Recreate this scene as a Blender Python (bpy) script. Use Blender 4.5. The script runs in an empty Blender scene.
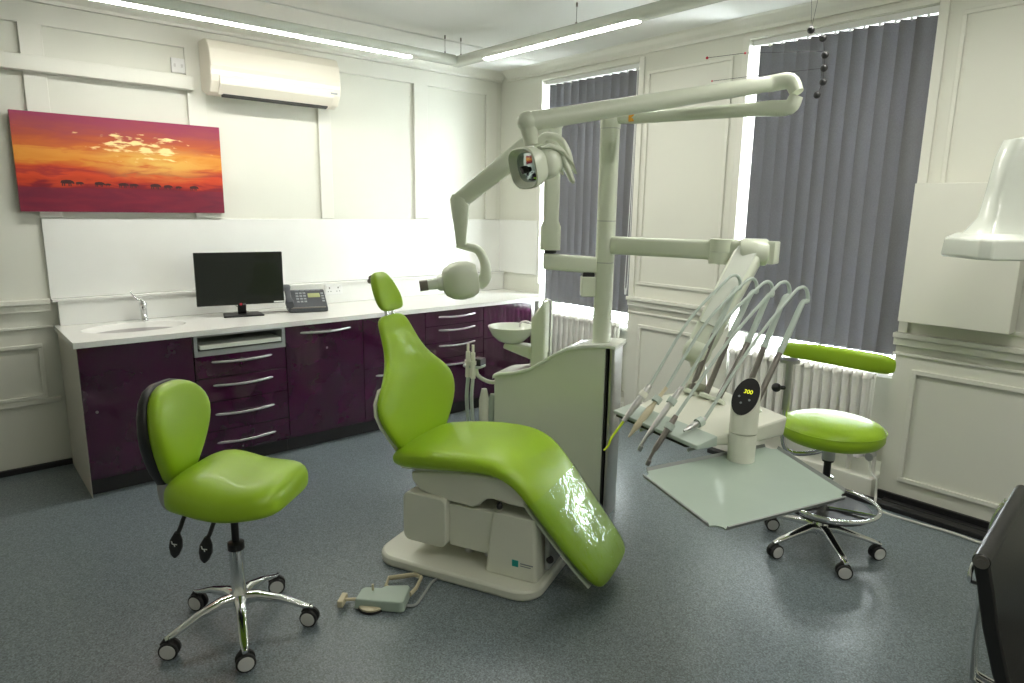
import bpy, bmesh, math, random
from mathutils import Vector, Matrix
random.seed(7)
PI = math.pi
SC = bpy.context.scene
COL = SC.collection
V = Vector

# ------------------------------------------------------------------ materials
def mat(name, col, rough=0.5, metal=0.0, spec=0.5, coat=0.0, trans=0.0, bump=None, var=None, sub=0.0):
    m = bpy.data.materials.new(name); m.use_nodes = True
    nt = m.node_tree; b = nt.nodes['Principled BSDF']
    b.inputs['Base Color'].default_value = (*col, 1)
    b.inputs['Roughness'].default_value = rough
    b.inputs['Metallic'].default_value = metal
    b.inputs['Specular IOR Level'].default_value = spec
    b.inputs['Coat Weight'].default_value = coat
    b.inputs['Coat Roughness'].default_value = 0.05
    b.inputs['Transmission Weight'].default_value = trans
    tc = nt.nodes.new('ShaderNodeTexCoord')
    if var:
        n = nt.nodes.new('ShaderNodeTexNoise'); n.inputs['Scale'].default_value = var[0]
        n.inputs['Detail'].default_value = 4
        nt.links.new(tc.outputs['Object'], n.inputs['Vector'])
        r = nt.nodes.new('ShaderNodeValToRGB')
        k = var[1]
        r.color_ramp.elements[0].position = .3; r.color_ramp.elements[1].position = .7
        r.color_ramp.elements[0].color = (*[c * (1 - k) for c in col], 1)
        r.color_ramp.elements[1].color = (*[min(1, c * (1 + k)) for c in col], 1)
        nt.links.new(n.outputs['Fac'], r.inputs['Fac'])
        nt.links.new(r.outputs['Color'], b.inputs['Base Color'])
    if bump:
        n = nt.nodes.new('ShaderNodeTexNoise'); n.inputs['Scale'].default_value = bump[0]
        n.inputs['Detail'].default_value = 3
        nt.links.new(tc.outputs['Object'], n.inputs['Vector'])
        bp = nt.nodes.new('ShaderNodeBump'); bp.inputs['Strength'].default_value = bump[1]
        bp.inputs['Distance'].default_value = 0.002
        nt.links.new(n.outputs['Fac'], bp.inputs['Height'])
        nt.links.new(bp.outputs['Normal'], b.inputs['Normal'])
    return m

def emit(name, col, s):
    m = bpy.data.materials.new(name); m.use_nodes = True
    nt = m.node_tree; nt.nodes.clear()
    e = nt.nodes.new('ShaderNodeEmission'); o = nt.nodes.new('ShaderNodeOutputMaterial')
    e.inputs['Color'].default_value = (*col, 1); e.inputs['Strength'].default_value = s
    nt.links.new(e.outputs[0], o.inputs[0]); return m

M = {}
M['wall'] = mat('wall_paint', (.745, .75, .665), .45, bump=(60, .08), var=(1.5, .02))
M['trim'] = mat('gloss_trim_paint', (.775, .775, .695), .35, var=(2, .02))
M['ceil'] = mat('ceiling_paint', (.84, .85, .82), .8, bump=(30, .06))
M['black'] = mat('black_plastic', (.012, .012, .013), .45, bump=(200, .1))
M['rubber'] = mat('black_rubber', (.02, .02, .02), .6)
M['chrome'] = mat('polished_chrome', (.82, .83, .84), .12, 1.0, bump=(40, .03))
M['steel'] = mat('brushed_steel', (.55, .55, .54), .32, 1.0, bump=(150, .2))
M['darksteel'] = mat('brown_grey_metal', (.27, .25, .23), .35, .9, bump=(150, .1))
M['unit'] = mat('cream_green_plastic', (.74, .79, .65), .28, coat=.3, var=(3, .02))
M['unit2'] = mat('cream_plastic', (.78, .79, .68), .35, coat=.2, var=(3, .02))
M['unitw'] = mat('white_moulded_plastic', (.80, .84, .76), .25, coat=.4)
M['hose'] = mat('grey_silicone_hose', (.50, .58, .52), .4)
M['green'] = mat('lime_vinyl', (.33, .535, .016), .40, coat=.10, bump=(350, .12), var=(3, .05))
M['aubergine'] = mat('gloss_aubergine_laminate', (.040, .002, .027), .10, coat=.6, var=(4, .08))
M['sidep'] = mat('cream_side_panel', (.50, .48, .42), .5)
M['edge'] = mat('dark_panel_gap', (.01, .005, .01), .6)
M['worktop'] = mat('white_solid_surface', (.86, .87, .83), .22, coat=.2, var=(6, .01))
M['whiteplas'] = mat('white_plastic', (.82, .83, .81), .3)
M['rad'] = mat('white_radiator_enamel', (.80, .79, .74), .35)
M['acw'] = mat('warm_white_plastic', (.80, .76, .65), .38, coat=.15)
M['tray'] = mat('pale_green_tray', (.40, .49, .42), .32, coat=.2, var=(4, .04))
M['screen'] = mat('dark_screen', (.008, .010, .009), .25, coat=.2)
M['lcd'] = mat('olive_lcd', (.35, .38, .16), .3)
M['phone'] = mat('charcoal_plastic', (.05, .055, .065), .4)
M['pale'] = mat('pale_switch_rocker', (.66, .66, .64), .4)
M['key'] = mat('pale_grey_keys', (.30, .32, .34), .4)
M['red'] = mat('red_mark', (.55, .02, .05), .4)
M['orange'] = mat('orange_sticker', (.85, .40, .03), .5)
M['teal'] = mat('teal_sticker', (.02, .38, .33), .5)
M['grey'] = mat('mid_grey_plastic', (.33, .35, .34), .4)
M['lime'] = mat('lime_plastic_tip', (.60, .80, .02), .35)
M['ivory'] = mat('ivory_plastic', (.62, .56, .38), .4)
M['leather'] = mat('black_leather', (.010, .010, .011), .38, bump=(120, .25))
M['cable'] = mat('white_cable', (.62, .63, .58), .5)
M['digits'] = emit('yellow_digits', (.85, .9, .05), 1.2)
M['lamp'] = emit('lit_tube_diffuser', (1.0, .975, .90), 62.0)
M['mirror'] = mat('tinted_reflector', (.42, .52, .52), .08, 1.0)
M['floorw'] = mat('window_frame_paint', (.85, .86, .84), .4)

def glassy(name, tint, mixf, rough=.03):
    m = bpy.data.materials.new(name); m.use_nodes = True
    nt = m.node_tree; nt.nodes.clear()
    t = nt.nodes.new('ShaderNodeBsdfTransparent'); g = nt.nodes.new('ShaderNodeBsdfGlossy')
    mx = nt.nodes.new('ShaderNodeMixShader'); fr = nt.nodes.new('ShaderNodeLayerWeight')
    pw = nt.nodes.new('ShaderNodeMath'); pw.operation = 'POWER'; pw.inputs[1].default_value = 4.0
    mt = nt.nodes.new('ShaderNodeMath'); mt.operation = 'MULTIPLY_ADD'
    o = nt.nodes.new('ShaderNodeOutputMaterial')
    t.inputs[0].default_value = (*tint, 1); g.inputs['Roughness'].default_value = rough
    mt.inputs[1].default_value = .85; mt.inputs[2].default_value = mixf
    nt.links.new(fr.outputs['Facing'], pw.inputs[0]); nt.links.new(pw.outputs[0], mt.inputs[0]); nt.links.new(mt.outputs[0], mx.inputs[0])
    nt.links.new(t.outputs[0], mx.inputs[1]); nt.links.new(g.outputs[0], mx.inputs[2])
    nt.links.new(mx.outputs[0], o.inputs[0]); return m
M['glass'] = glassy('window_glass', (.97, .99, .98), .02)
M['film'] = glassy('clear_plastic_film', (.94, .98, .92), .05, .12)
# wrinkles on the film
nt = M['film'].node_tree
wn = nt.nodes.new('ShaderNodeTexNoise'); wn.inputs['Scale'].default_value = 9; wn.inputs['Distortion'].default_value = 1.5
wb = nt.nodes.new('ShaderNodeBump'); wb.inputs['Strength'].default_value = .35; wb.inputs['Distance'].default_value = .02
wt_ = nt.nodes.new('ShaderNodeTexCoord')
nt.links.new(wt_.outputs['Object'], wn.inputs['Vector']); nt.links.new(wn.outputs['Fac'], wb.inputs['Height'])
for n_ in nt.nodes:
    if n_.type == 'BSDF_GLOSSY': nt.links.new(wb.outputs[0], n_.inputs['Normal'])

def floor_mat():
    m = bpy.data.materials.new('speckled_blue_grey_vinyl'); m.use_nodes = True
    nt = m.node_tree; b = nt.nodes['Principled BSDF']
    tc = nt.nodes.new('ShaderNodeTexCoord')
    n1 = nt.nodes.new('ShaderNodeTexNoise'); n1.inputs['Scale'].default_value = 170; n1.inputs['Detail'].default_value = 2
    n2 = nt.nodes.new('ShaderNodeTexVoronoi'); n2.inputs['Scale'].default_value = 165
    nt.links.new(tc.outputs['Object'], n1.inputs['Vector']); nt.links.new(tc.outputs['Object'], n2.inputs['Vector'])
    r = nt.nodes.new('ShaderNodeValToRGB'); e = r.color_ramp.elements
    e[0].position = .32; e[0].color = (.105, .130, .142, 1)
    e[1].position = .70; e[1].color = (.22, .26, .278, 1)
    x = e.new(.5); x.color = (.155, .188, .204, 1)
    nt.links.new(n1.outputs['Fac'], r.inputs['Fac'])
    r2 = nt.nodes.new('ShaderNodeValToRGB'); f = r2.color_ramp.elements
    f[0].position = 0; f[0].color = (.45, .46, .47, 1); f[1].position = 1; f[1].color = (1.5, 1.5, 1.5, 1)
    nt.links.new(n2.outputs['Color'], r2.inputs['Fac'])
    mx = nt.nodes.new('ShaderNodeMix'); mx.data_type = 'RGBA'; mx.blend_type = 'MULTIPLY'
    mx.inputs[0].default_value = .9
    nt.links.new(r.outputs['Color'], mx.inputs[6]); nt.links.new(r2.outputs['Color'], mx.inputs[7])
    nt.links.new(mx.outputs[2], b.inputs['Base Color'])
    b.inputs['Roughness'].default_value = .30; b.inputs['Specular IOR Level'].default_value = .6
    bp = nt.nodes.new('ShaderNodeBump'); bp.inputs['Strength'].default_value = .12; bp.inputs['Distance'].default_value = .001
    nt.links.new(n1.outputs['Fac'], bp.inputs['Height']); nt.links.new(bp.outputs[0], b.inputs['Normal'])
    return m
M['floor'] = floor_mat()

def blind_mat():
    m = bpy.data.materials.new('grey_blind_fabric'); m.use_nodes = True
    nt = m.node_tree; nt.nodes.clear()
    d = nt.nodes.new('ShaderNodeBsdfDiffuse'); t = nt.nodes.new('ShaderNodeBsdfTranslucent')
    mx = nt.nodes.new('ShaderNodeMixShader'); mx.inputs[0].default_value = .2
    o = nt.nodes.new('ShaderNodeOutputMaterial')
    n = nt.nodes.new('ShaderNodeTexNoise'); n.inputs['Scale'].default_value = 160
    r = nt.nodes.new('ShaderNodeValToRGB')
    r.color_ramp.elements[0].color = (.165, .163, .168, 1); r.color_ramp.elements[1].color = (.25, .248, .255, 1)
    tc = nt.nodes.new('ShaderNodeTexCoord')
    nt.links.new(tc.outputs['Object'], n.inputs['Vector']); nt.links.new(n.outputs['Fac'], r.inputs['Fac'])
    nt.links.new(r.outputs[0], d.inputs[0]); t.inputs[0].default_value = (.22, .22, .255, 1)
    nt.links.new(d.outputs[0], mx.inputs[1]); nt.links.new(t.outputs[0], mx.inputs[2])
    nt.links.new(mx.outputs[0], o.inputs[0]); return m
M['blind'] = blind_mat()

# ------------------------------------------------------------------ mesh builder
class MB:
    def __init__(s): s.bm = bmesh.new(); s.mi = 0; s.mats = []
    def _fin(s, faces):
        for f in faces: f.material_index = s.mi
    def use(s, m):
        if m not in s.mats: s.mats.append(m)
        s.mi = s.mats.index(m); return s
    def box(s, c, sz, rot=None, bev=0.0, seg=2):
        r = bmesh.ops.create_cube(s.bm, size=1.0)
        vs = r['verts']
        mt = Matrix.Translation(V(c)) @ (rot.to_4x4() if rot else Matrix.Identity(4)) @ Matrix.Diagonal((*sz, 1))
        bmesh.ops.transform(s.bm, matrix=mt, verts=vs)
        fs = list({f for v in vs for f in v.link_faces}); s._fin(fs)
        if bev > 0:
            es = list({e for v in vs for e in v.link_edges})
            rr = bmesh.ops.bevel(s.bm, geom=es + vs, offset=bev, segments=seg, affect='EDGES', profile=.5)
            s._fin(rr['faces'])
        return s
    def bb(s, x0, x1, y0, y1, z0, z1, bev=0.0):
        return s.box(((x0+x1)/2, (y0+y1)/2, (z0+z1)/2), (abs(x1-x0), abs(y1-y0), abs(z1-z0)), None, bev)
    def ring(s, pts): return [s.bm.verts.new(p) for p in pts]
    def skin(s, rings, cap=True, closed=False):
        fs = []
        n = len(rings[0])
        pairs = list(zip(rings[:-1], rings[1:]))
        if closed: pairs.append((rings[-1], rings[0]))
        for a, b in pairs:
            for i in range(n):
                j = (i+1) % n
                try: fs.append(s.bm.faces.new((a[i], a[j], b[j], b[i])))
                except ValueError: pass
        if cap and not closed:
            fs.append(s.bm.faces.new(rings[0][::-1])); fs.append(s.bm.faces.new(rings[-1]))
        s._fin(fs); return s
    def tube(s, pts, r, seg=12, smooth=0, closed=False, cap=True, flat=1.0):
        pts = [V(p) for p in pts]
        rs = list(r) if isinstance(r, (list, tuple)) else [r]*len(pts)
        if smooth:
            np_, nr = [], []
            n = len(pts); rng = n if closed else n-1
            for i in range(rng):
                p1, p2 = pts[i], pts[(i+1) % n]
                p0 = pts[i-1] if (i > 0 or closed) else p1*2-p2
                p3 = pts[(i+2) % n] if (i+2 < n or closed) else p2*2-p1
                for k in range(smooth):
                    t = k/smooth
                    np_.append(.5*((2*p1)+(p2-p0)*t+(2*p0-5*p1+4*p2-p3)*t*t+(3*p1-p0-3*p2+p3)*t**3))
                    nr.append(rs[i]*(1-t)+rs[(i+1) % n]*t)
            if not closed: np_.append(pts[-1]); nr.append(rs[-1])
            pts, rs = np_, nr
        n = len(pts)
        def tan(i):
            if closed: d = pts[(i+1) % n]-pts[i-1]
            else: d = pts[min(i+1, n-1)]-pts[max(i-1, 0)]
            return d.normalized() if d.length > 1e-9 else V((0, 0, 1))
        t0 = tan(0); a = V((0, 0, 1)) if abs(t0.z) < .9 else V((1, 0, 0))
        u = t0.cross(a).normalized(); rings = []
        for i in range(n):
            t = tan(i); u = (u-t*u.dot(t)).normalized(); w = t.cross(u)
            rings.append(s.ring([pts[i]+(u*math.cos(2*PI*k/seg)+w*flat*math.sin(2*PI*k/seg))*rs[i] for k in range(seg)]))
        return s.skin(rings, cap, closed)
    def cyl(s, a, b, r0, r1=None, seg=20):
        return s.tube([a, b], [r0, r0 if r1 is None else r1], seg)
    def lathe(s, prof, o=(0, 0, 0), ax=(0, 0, 1), seg=28, sq=1.0, cap=True):
        """prof: (radius, height) along axis ax from o."""
        ax = V(ax).normalized(); a = V((0, 0, 1)) if abs(ax.z) < .9 else V((1, 0, 0))
        u = ax.cross(a).normalized(); w = ax.cross(u); o = V(o)
        rings = [s.ring([o+ax*h+(u*math.cos(2*PI*k/seg)*r+w*math.sin(2*PI*k/seg)*r*sq) for k in range(seg)]) for r, h in prof]
        return s.skin(rings, cap)
    def loft(s, secs, seg=24, cap=True):
        """secs: (centre, wdir, tdir, half width, half thick, exponent, sag) superellipse sections."""
        rings = []
        for sec in secs:
            c, wd, td, hw, ht = [x for x in sec[:5]]
            e = sec[5] if len(sec) > 5 else 2.6
            sag = sec[6] if len(sec) > 6 else 0
            c, wd, td = V(c), V(wd).normalized(), V(td).normalized(); R = []
            for k in range(seg):
                a = 2*PI*k/seg; ca, sa = math.cos(a), math.sin(a)
                x = math.copysign(abs(ca)**(2/e), ca); y = math.copysign(abs(sa)**(2/e), sa)
                R.append(c+wd*hw*x+td*(ht*y+sag*x*x))
            rings.append(s.ring(R))
        return s.skin(rings, cap)
    def prism(s, poly, d, o=(0, 0, 0), ux=(1, 0, 0), uy=(0, 1, 0)):
        """extrude polygon (2D in ux,uy from o) by vector d."""
        o, ux, uy, d = V(o), V(ux), V(uy), V(d)
        a = s.ring([o+ux*p[0]+uy*p[1] for p in poly]); b = s.ring([o+ux*p[0]+uy*p[1]+d for p in poly])
        return s.skin([a, b])
    def sph(s, c, r, sc=(1, 1, 1), seg=20):
        rr = bmesh.ops.create_uvsphere(s.bm, u_segments=seg, v_segments=max(8, seg//2), radius=r)
        bmesh.ops.transform(s.bm, matrix=Matrix.Translation(V(c)) @ Matrix.Diagonal((*sc, 1)), verts=rr['verts'])
        s._fin({f for v in rr['verts'] for f in v.link_faces}); return s
    def text(s, txt, size, mtx, depth=.0006):
        cu = bpy.data.curves.new('txt', 'FONT'); cu.body = txt; cu.size = size; cu.extrude = depth
        cu.align_x = 'CENTER'; cu.align_y = 'CENTER'
        ob = bpy.data.objects.new('txt', cu); COL.objects.link(ob)
        dg = bpy.context.evaluated_depsgraph_get(); me = bpy.data.meshes.new_from_object(ob.evaluated_get(dg))
        n0 = len(s.bm.verts); f0 = len(s.bm.faces)
        me.transform(mtx); s.bm.from_mesh(me); s.bm.faces.ensure_lookup_table()
        for f in s.bm.faces[f0:]: f.material_index = s.mi
        bpy.data.objects.remove(ob); bpy.data.curves.remove(cu); bpy.data.meshes.remove(me); return s
    def build(s, name, m, parent=None, world=False, smooth=True, bev=0, sub=0, ang=40):
        if s.mats:
            mats = [M[x] for x in s.mats]
        else: mats = [M[m]]
        bmesh.ops.recalc_face_normals(s.bm, faces=s.bm.faces[:])
        if world and parent is not None:
            root = parent
            while root.parent: root = root.parent
            s.bm.transform(RM[root.name].inverted())
        me = bpy.data.meshes.new(name); s.bm.to_mesh(me); s.bm.free()
        for x in mats: me.materials.append(x)
        o = bpy.data.objects.new(name, me); COL.objects.link(o)
        if parent is not None: o.parent = parent
        if smooth:
            for p in me.polygons: p.use_smooth = True
            try: me.set_sharp_from_angle(angle=math.radians(ang))
            except Exception: pass
        if bev:
            b = o.modifiers.new('b', 'BEVEL'); b.width = bev; b.segments = 2; b.limit_method = 'ANGLE'; b.angle_limit = math.radians(35)
        if sub:
            b = o.modifiers.new('s', 'SUBSURF'); b.levels = sub; b.render_levels = sub
            if smooth: me.set_sharp_from_angle(angle=math.radians(179))
        return o
RM = {}
def thing(name, label, cat, loc=(0, 0, 0), rz=0.0, group=None):
    o = bpy.data.objects.new(name, None); COL.objects.link(o); o.empty_display_size = .1
    o.location = loc; o.rotation_euler = (0, 0, rz); o['label'] = label; o['category'] = cat
    if group: o['group'] = group
    RM[o.name] = Matrix.Translation(V(loc)) @ Matrix.Rotation(rz, 4, 'Z')
    return o
def tag(o, label, cat, group=None):
    o['label'] = label; o['category'] = cat
    if group: o['group'] = group
    return o
def struct(o): o['kind'] = 'structure'; return o
def lab(o, t): o['label'] = t; return o
def cp(o, parent=None, loc=None):
    c = o.copy(); COL.objects.link(c); c.parent = parent
    if loc is not None: c.location = loc
    for ch in list(o.children): cp(ch, c)
    return c

# ------------------------------------------------------------------ camera
cam = bpy.data.cameras.new('camera'); camo = bpy.data.objects.new('camera', cam); COL.objects.link(camo)
cam.sensor_width = 36; cam.lens = 666.9/1024*36; cam.clip_start = .05
R = Matrix(((.75704719, .11550095, -.64307004), (-.65319764, .15575162, -.74099546), (.01457352, .98102037, .19335628)))
camo.matrix_world = Matrix.Translation((0, 0, 1.65)) @ R.to_4x4()
SC.camera = camo

# ------------------------------------------------------------------ room
XB, YA, ZC = 4.12, 4.95, 2.87
XL, YF = -1.6, -1.6
WIN = [(3.35, 4.38), (1.39, 2.455)]      # far window, near window (y ranges)
WT = .907
def slab(name, x0, x1, y0, y1, z0, z1, m, bev=0):
    return struct(MB().bb(x0, x1, y0, y1, z0, z1).build(name, m, smooth=False, bev=bev))
slab('floor', XL-.1, XB+.4, YF-.1, YA+.1, -.1, 0, 'floor')
slab('ceiling', XL-.1, XB+.4, YF-.1, YA+.1, ZC, ZC+.1, 'ceil')
slab('wall_back', XL-.1, XB+.4, YA, YA+.1, 0, ZC, 'wall')
slab('wall_left', XL-.1, XL, YF, YA, 0, ZC, 'wall')
slab('wall_front', XL-.1, XB+.4, YF-.1, YF, 0, ZC, 'wall')
DEP = .26
w = MB()
segs = [(YF, 1.39), (2.455, 3.35), (4.38, YA)]
for a, b in segs: w.bb(XB, XB+.4, a, b, 0, ZC)
for a, b in WIN:
    w.bb(XB, XB+.4, a, b, 2.735, ZC)
    w.bb(XB+DEP, XB+.4, a, b, 0, .70)
struct(w.build('wall_right', 'wall', smooth=False))
# windows: frame, sash bars, glass in the recess
for i, (a, b) in enumerate(WIN):
    f = MB(); X = XB+DEP-.01
    for y in (a+.03, b-.03): f.box((X, y, 1.718), (.06, .06, 2.032), None, .004)
    for z in (.73, 1.72, 2.71): f.box((X, (a+b)/2, z), (.06, b-a-.12, .05), None, .004)
    f.box((X, (a+b)/2, 1.72), (.05, .03, 1.93), None, .003)
    f.bb(XB+.10, XB+DEP-.04, a+.001, b-.001, .70, .725, .004)
    o = struct(f.build('window_%d' % (i+1), 'floorw', smooth=False))
    g = MB().bb(X+.002, X+.008, a+.06, b-.06, .75, 2.69).build('glass_pane', 'glass', o, smooth=False)
    o['label'] = 'white painted window behind grey vertical blind'
# plinth in the recesses
for i, (a, b) in enumerate(WIN):
    slab('trim_%d' % (i+1), XB-.10 if i else XB-.02, XB+DEP, a+.001, b-.001, 0, .13, 'trim', .006)

# cornice: profile swept round back and right wall
prof = [(0, 0), (0, -.085), (.018, -.085), (.022, -.065), (.05, -.045), (.075, -.018), (.10, -.012), (.10, 0)]
c = MB(); c.prism([(YA-.001-p[0], ZC+p[1]-.001) for p in prof], (XB-XL-.002, 0, 0), (XL+.001, 0, 0), (0, 1, 0), (0, 0, 1))
struct(c.build('trim_3', 'trim', smooth=False))
c = MB(); c.prism([(XB-.001-p[0], ZC+p[1]-.001) for p in prof], (0, YA-YF-.11, 0), (0, YF, 0), (1, 0, 0), (0, 0, 1))
struct(c.build('trim_4', 'trim', smooth=False))
# shallow ceiling border step
c = MB()
c.bb(XL+.001, XB-.101, 4.28, YA-.101, ZC-.012, ZC-.001); c.bb(3.42, XB-.101, YF, 4.279, ZC-.012, ZC-.001)
struct(c.build('trim_5', 'ceil', smooth=False, bev=.004))

# back wall battens, frieze rail, wainscot
def mould_frame(mb, plane, u0, u1, z0, z1, wd=.022, th=.012, off=0):
    """raised picture-frame moulding; plane 'A' -> u is x, 'B' -> u is y."""
    for (a, b, c_, d) in ((u0, u1, z0, z0+wd), (u0, u1, z1-wd, z1), (u0, u0+wd, z0+wd, z1-wd), (u1-wd, u1, z0+wd, z1-wd)):
        if plane == 'A': mb.bb(a, b, YA-off-th, YA-off, c_, d)
        else: mb.bb(XB-off-th, XB-off, a, b, c_, d)
t = MB()
for a, b in ((.515, .63), (1.40, 1.515), (2.315, 2.415), (3.165, 3.30), (3.93, 4.05), (-.45, -.33)):
    t.bb(a, b, YA-.022, YA-.0005, (1.565 if b > .6 else 1.09), 2.78)
t.bb(XL+.002, XB-.12, YA-.0225, YA-.0005, 2.66, 2.7795)
struct(t.build('trim_6', 'trim', smooth=False, bev=.003))
t = MB()
XR = .515
t.bb(XL+.002, XR, YA-.045, YA-.0005, 1.045, 1.075); t.bb(XL+.002, XR, YA-.028, YA-.0005, 1.0, 1.045)
t.bb(XL+.002, XR, YA-.016, YA-.0005, .895, .912)
t.bb(XL+.002, XR, YA-.012, YA-.0005, .42, .455); 
mould_frame(t, 'A', -.42, .45, .455, .80, .024, .016); mould_frame(t, 'A', -1.45, -.56, .455, .80, .024, .016)
struct(t.build('trim_7', 'trim', smooth=False, bev=.004))
slab('baseboard_back', XL+.002, .535, YA-.025, YA-.0005, 0, .035, 'black', .003)

# right wall panelling
t = MB()
def railB(a, b):
    t.bb(XB-.045, XB-.0005, a, b, .975, 1.002); t.bb(XB-.026, XB-.0005, a, b, .93, .975); t.bb(XB-.012, XB-.0005, a, b, .872, .886)
railB(2.46, 3.345); railB(YF, 1.40)
mould_frame(t, 'B', 2.57, 3.27, 1.10, 2.66, .024, .014)
mould_frame(t, 'B', 2.68, 3.235, .15, .79, .026, .016)
for a, b in ((.36, 1.29), (-.80, .13)):
    mould_frame(t, 'B', a, b, .135, .80, .026, .016)
for a, b in ((.25, 1.275), (-1.0, .1)):
    mould_frame(t, 'B', a, b, 1.06, 2.68, .022, .012)
for a, b in WIN:                                   # architrave round window recess
    for y in (a-.052, b+.004): t.bb(XB-.016, XB-.0005, y, y+.048, 1.003, 2.765)
    t.bb(XB-.018, XB-.0005, a-.004, b+.004, 2.737, 2.765)
struct(t.build('trim_8', 'trim', smooth=False, bev=.003))
t = MB(); t.bb(XB-.02, XB-.0005, YF, 1.385, 0, .05)
t.bb(XB-.02, XB-.0005, 2.46, 3.345, 0, .05)
struct(t.build('baseboard_right', 'black', smooth=False))
# floor trunking and loose cable along the right wall
r = MB(); r.bb(XB-.165, XB-.105, -1.0, 2.455, 0, .03, .005).bb(XB-.075, XB-.03, -1.0, 1.34, 0, .022, .005)
tag(r.build('cable_trunking', 'black', smooth=False), 'black cable trunking on the floor along foot of window wall', 'trunking')
r = MB().tube([(XB-.085, 1.425, .235), (XB-.10, 1.40, .17), (XB-.125, 1.36, .145), (XB-.135, 1.35, .06), (XB-.21, 1.30, .008), (XB-.22, 1.1, .008), (XB-.205, .95, .008), (XB-.215, .78, .008), (XB-.20, .5, .008), (XB-.23, 0, .008)], .007, 8, smooth=6)
tag(r.build('loose_cable', 'cable'), 'thin white cable lying on floor beside black trunking', 'cable')

# ------------------------------------------------------------------ lights of the room, and one added fill strip
def pendant(name, label, p0, p1, strips, cables):
    o = thing(name, label, 'ceiling light', ((p0[0]+p1[0])/2, (p0[1]+p1[1])/2, p0[2]))
    a, b = V(p0), V(p1); d = (b-a).normalized(); s_ = V((-d.y, d.x, 0))
    h = MB(); z = V((0, 0, 1))
    h.loft([(a+z*.012, s_, z, .048, .034, 3), (b+z*.012, s_, z, .048, .034, 3)], 20)
    h.build('housing', 'unitw', o, world=True)
    for s0, s1 in strips:
        q0, q1 = a+d*s0, a+d*s1
        m = MB(); m.loft([(q0-z*.014, s_, z, .012, .004), (q0+d*.03-z*.018, s_, z, .029, .010, 2.2), (q1-d*.03-z*.018, s_, z, .029, .010, 2.2), (q1-z*.014, s_, z, .012, .004)], 16)
        lab(m.build('diffuser', 'lamp', o, world=True), 'lit white strip diffuser')
    for c_ in cables:
        q = a+d*c_; m = MB(); m.cyl(q+z*.045, V((q.x, q.y, ZC-.013)), .0018, seg=6)
        m.cyl(q+z*.04, q+z*.06, .006, seg=10).cyl(V((q.x, q.y, ZC-.035)), V((q.x, q.y, ZC-.0125)), .006, seg=10)
        m.build('suspension_cable', 'darksteel', o, world=True)
    return o
ZL = 2.69
pendant('pendant_light', 'suspended white strip light over worktop, parallel to painting wall', (-1.2, 4.15, ZL), (3.0, 4.15, ZL), [(1.75, 3.86)], [.4, 2.0, 4.13])
pendant('pendant_light', 'suspended white strip light in front of the two windows', (3.055, 4.19, ZL), (3.055, -1.2, ZL), [(.33, 1.70), (2.5, 4.0)], [.06, 1.21, 3.2])
pendant('pendant_light', 'added white fill strip light above the viewer, unseen outside the picture', (-1.2, .15, ZL), (2.9, .15, ZL), [(2.05, 3.75)], [.4, 3.2])  # unseen strip added as fill for faces turned toward the camera
# ------------------------------------------------------------------ vertical blinds
def blind(a, b, label, cord_side):
    o = thing('vertical_blind', label, 'blind', (XB+.035, (a+b)/2, 2.7345), 0, 'grey vertical blinds at the two windows')
    h = MB(); h.bb(-.02, .02, a-(a+b)/2+.004, b-(a+b)/2-.004, -.034, 0, .003)
    h.build('headrail', 'whiteplas', o, smooth=False)
    n = int(round((b-a-.10)/.081)); st = (b-a-.085)/n
    H_ = 1.835
    proto = None
    for k in range(n):
        y = a-(a+b)/2+.018+st*(k+.5)
        if proto is None:
            s_ = MB(); K = 6; R_ = []
            ang = math.radians(-25)
            for j in range(K+1):
                q = (j/K-.5)*.112; bow = .017*(1-(2*j/K-1)**2)
                R_.append((q*math.sin(ang)+bow*math.cos(ang), q*math.cos(ang)-bow*math.sin(ang)))
            out = [(x, yy) for x, yy in R_]+[(x+.0008, yy) for x, yy in R_[::-1]]
            s_.prism(out, (0, 0, -H_-.006), (0, 0, -.038))
            proto = s_.build('slat', 'blind', o, ang=30); proto.location = (0, y, 0)
            hk = MB().bb(-.004, .004, -.006, .006, -.046, -.034)
            hk.build('hanger', 'whiteplas', proto, smooth=False)
            hk = MB().bb(-.006, .006, -.04, .04, -.044-H_-.002, -.044-H_+.006)
            hk.build('bottom_weight', 'grey', proto, smooth=False)
        else: cp(proto, o, (0, y, 0))
    ch = MB(); y = (a if cord_side < 0 else b)-(a+b)/2
    if cord_side:
        y = y-.0+(.012 if cord_side < 0 else -.012)
        ch.tube([(-.045, y, -.03), (-.05, y+.004, -.8), (-.055, y+.018, -1.60), (-.055, y+.01, -1.68), (-.05, y-.004, -1.60), (-.045, y-.004, -.8), (-.04, y, -.03)], .0028, 6, smooth=6)
        ch.box((-.055, y+.008, -1.70), (.016, .014, .05), None, .004)
        ch.build('pull_cord', 'whiteplas', o)
    return o
blind(*WIN[0], 'grey vertical blind at far window behind the tall equipment pole', -1)
blind(*WIN[1], 'grey vertical blind at near window behind the round stool', 0)
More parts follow.
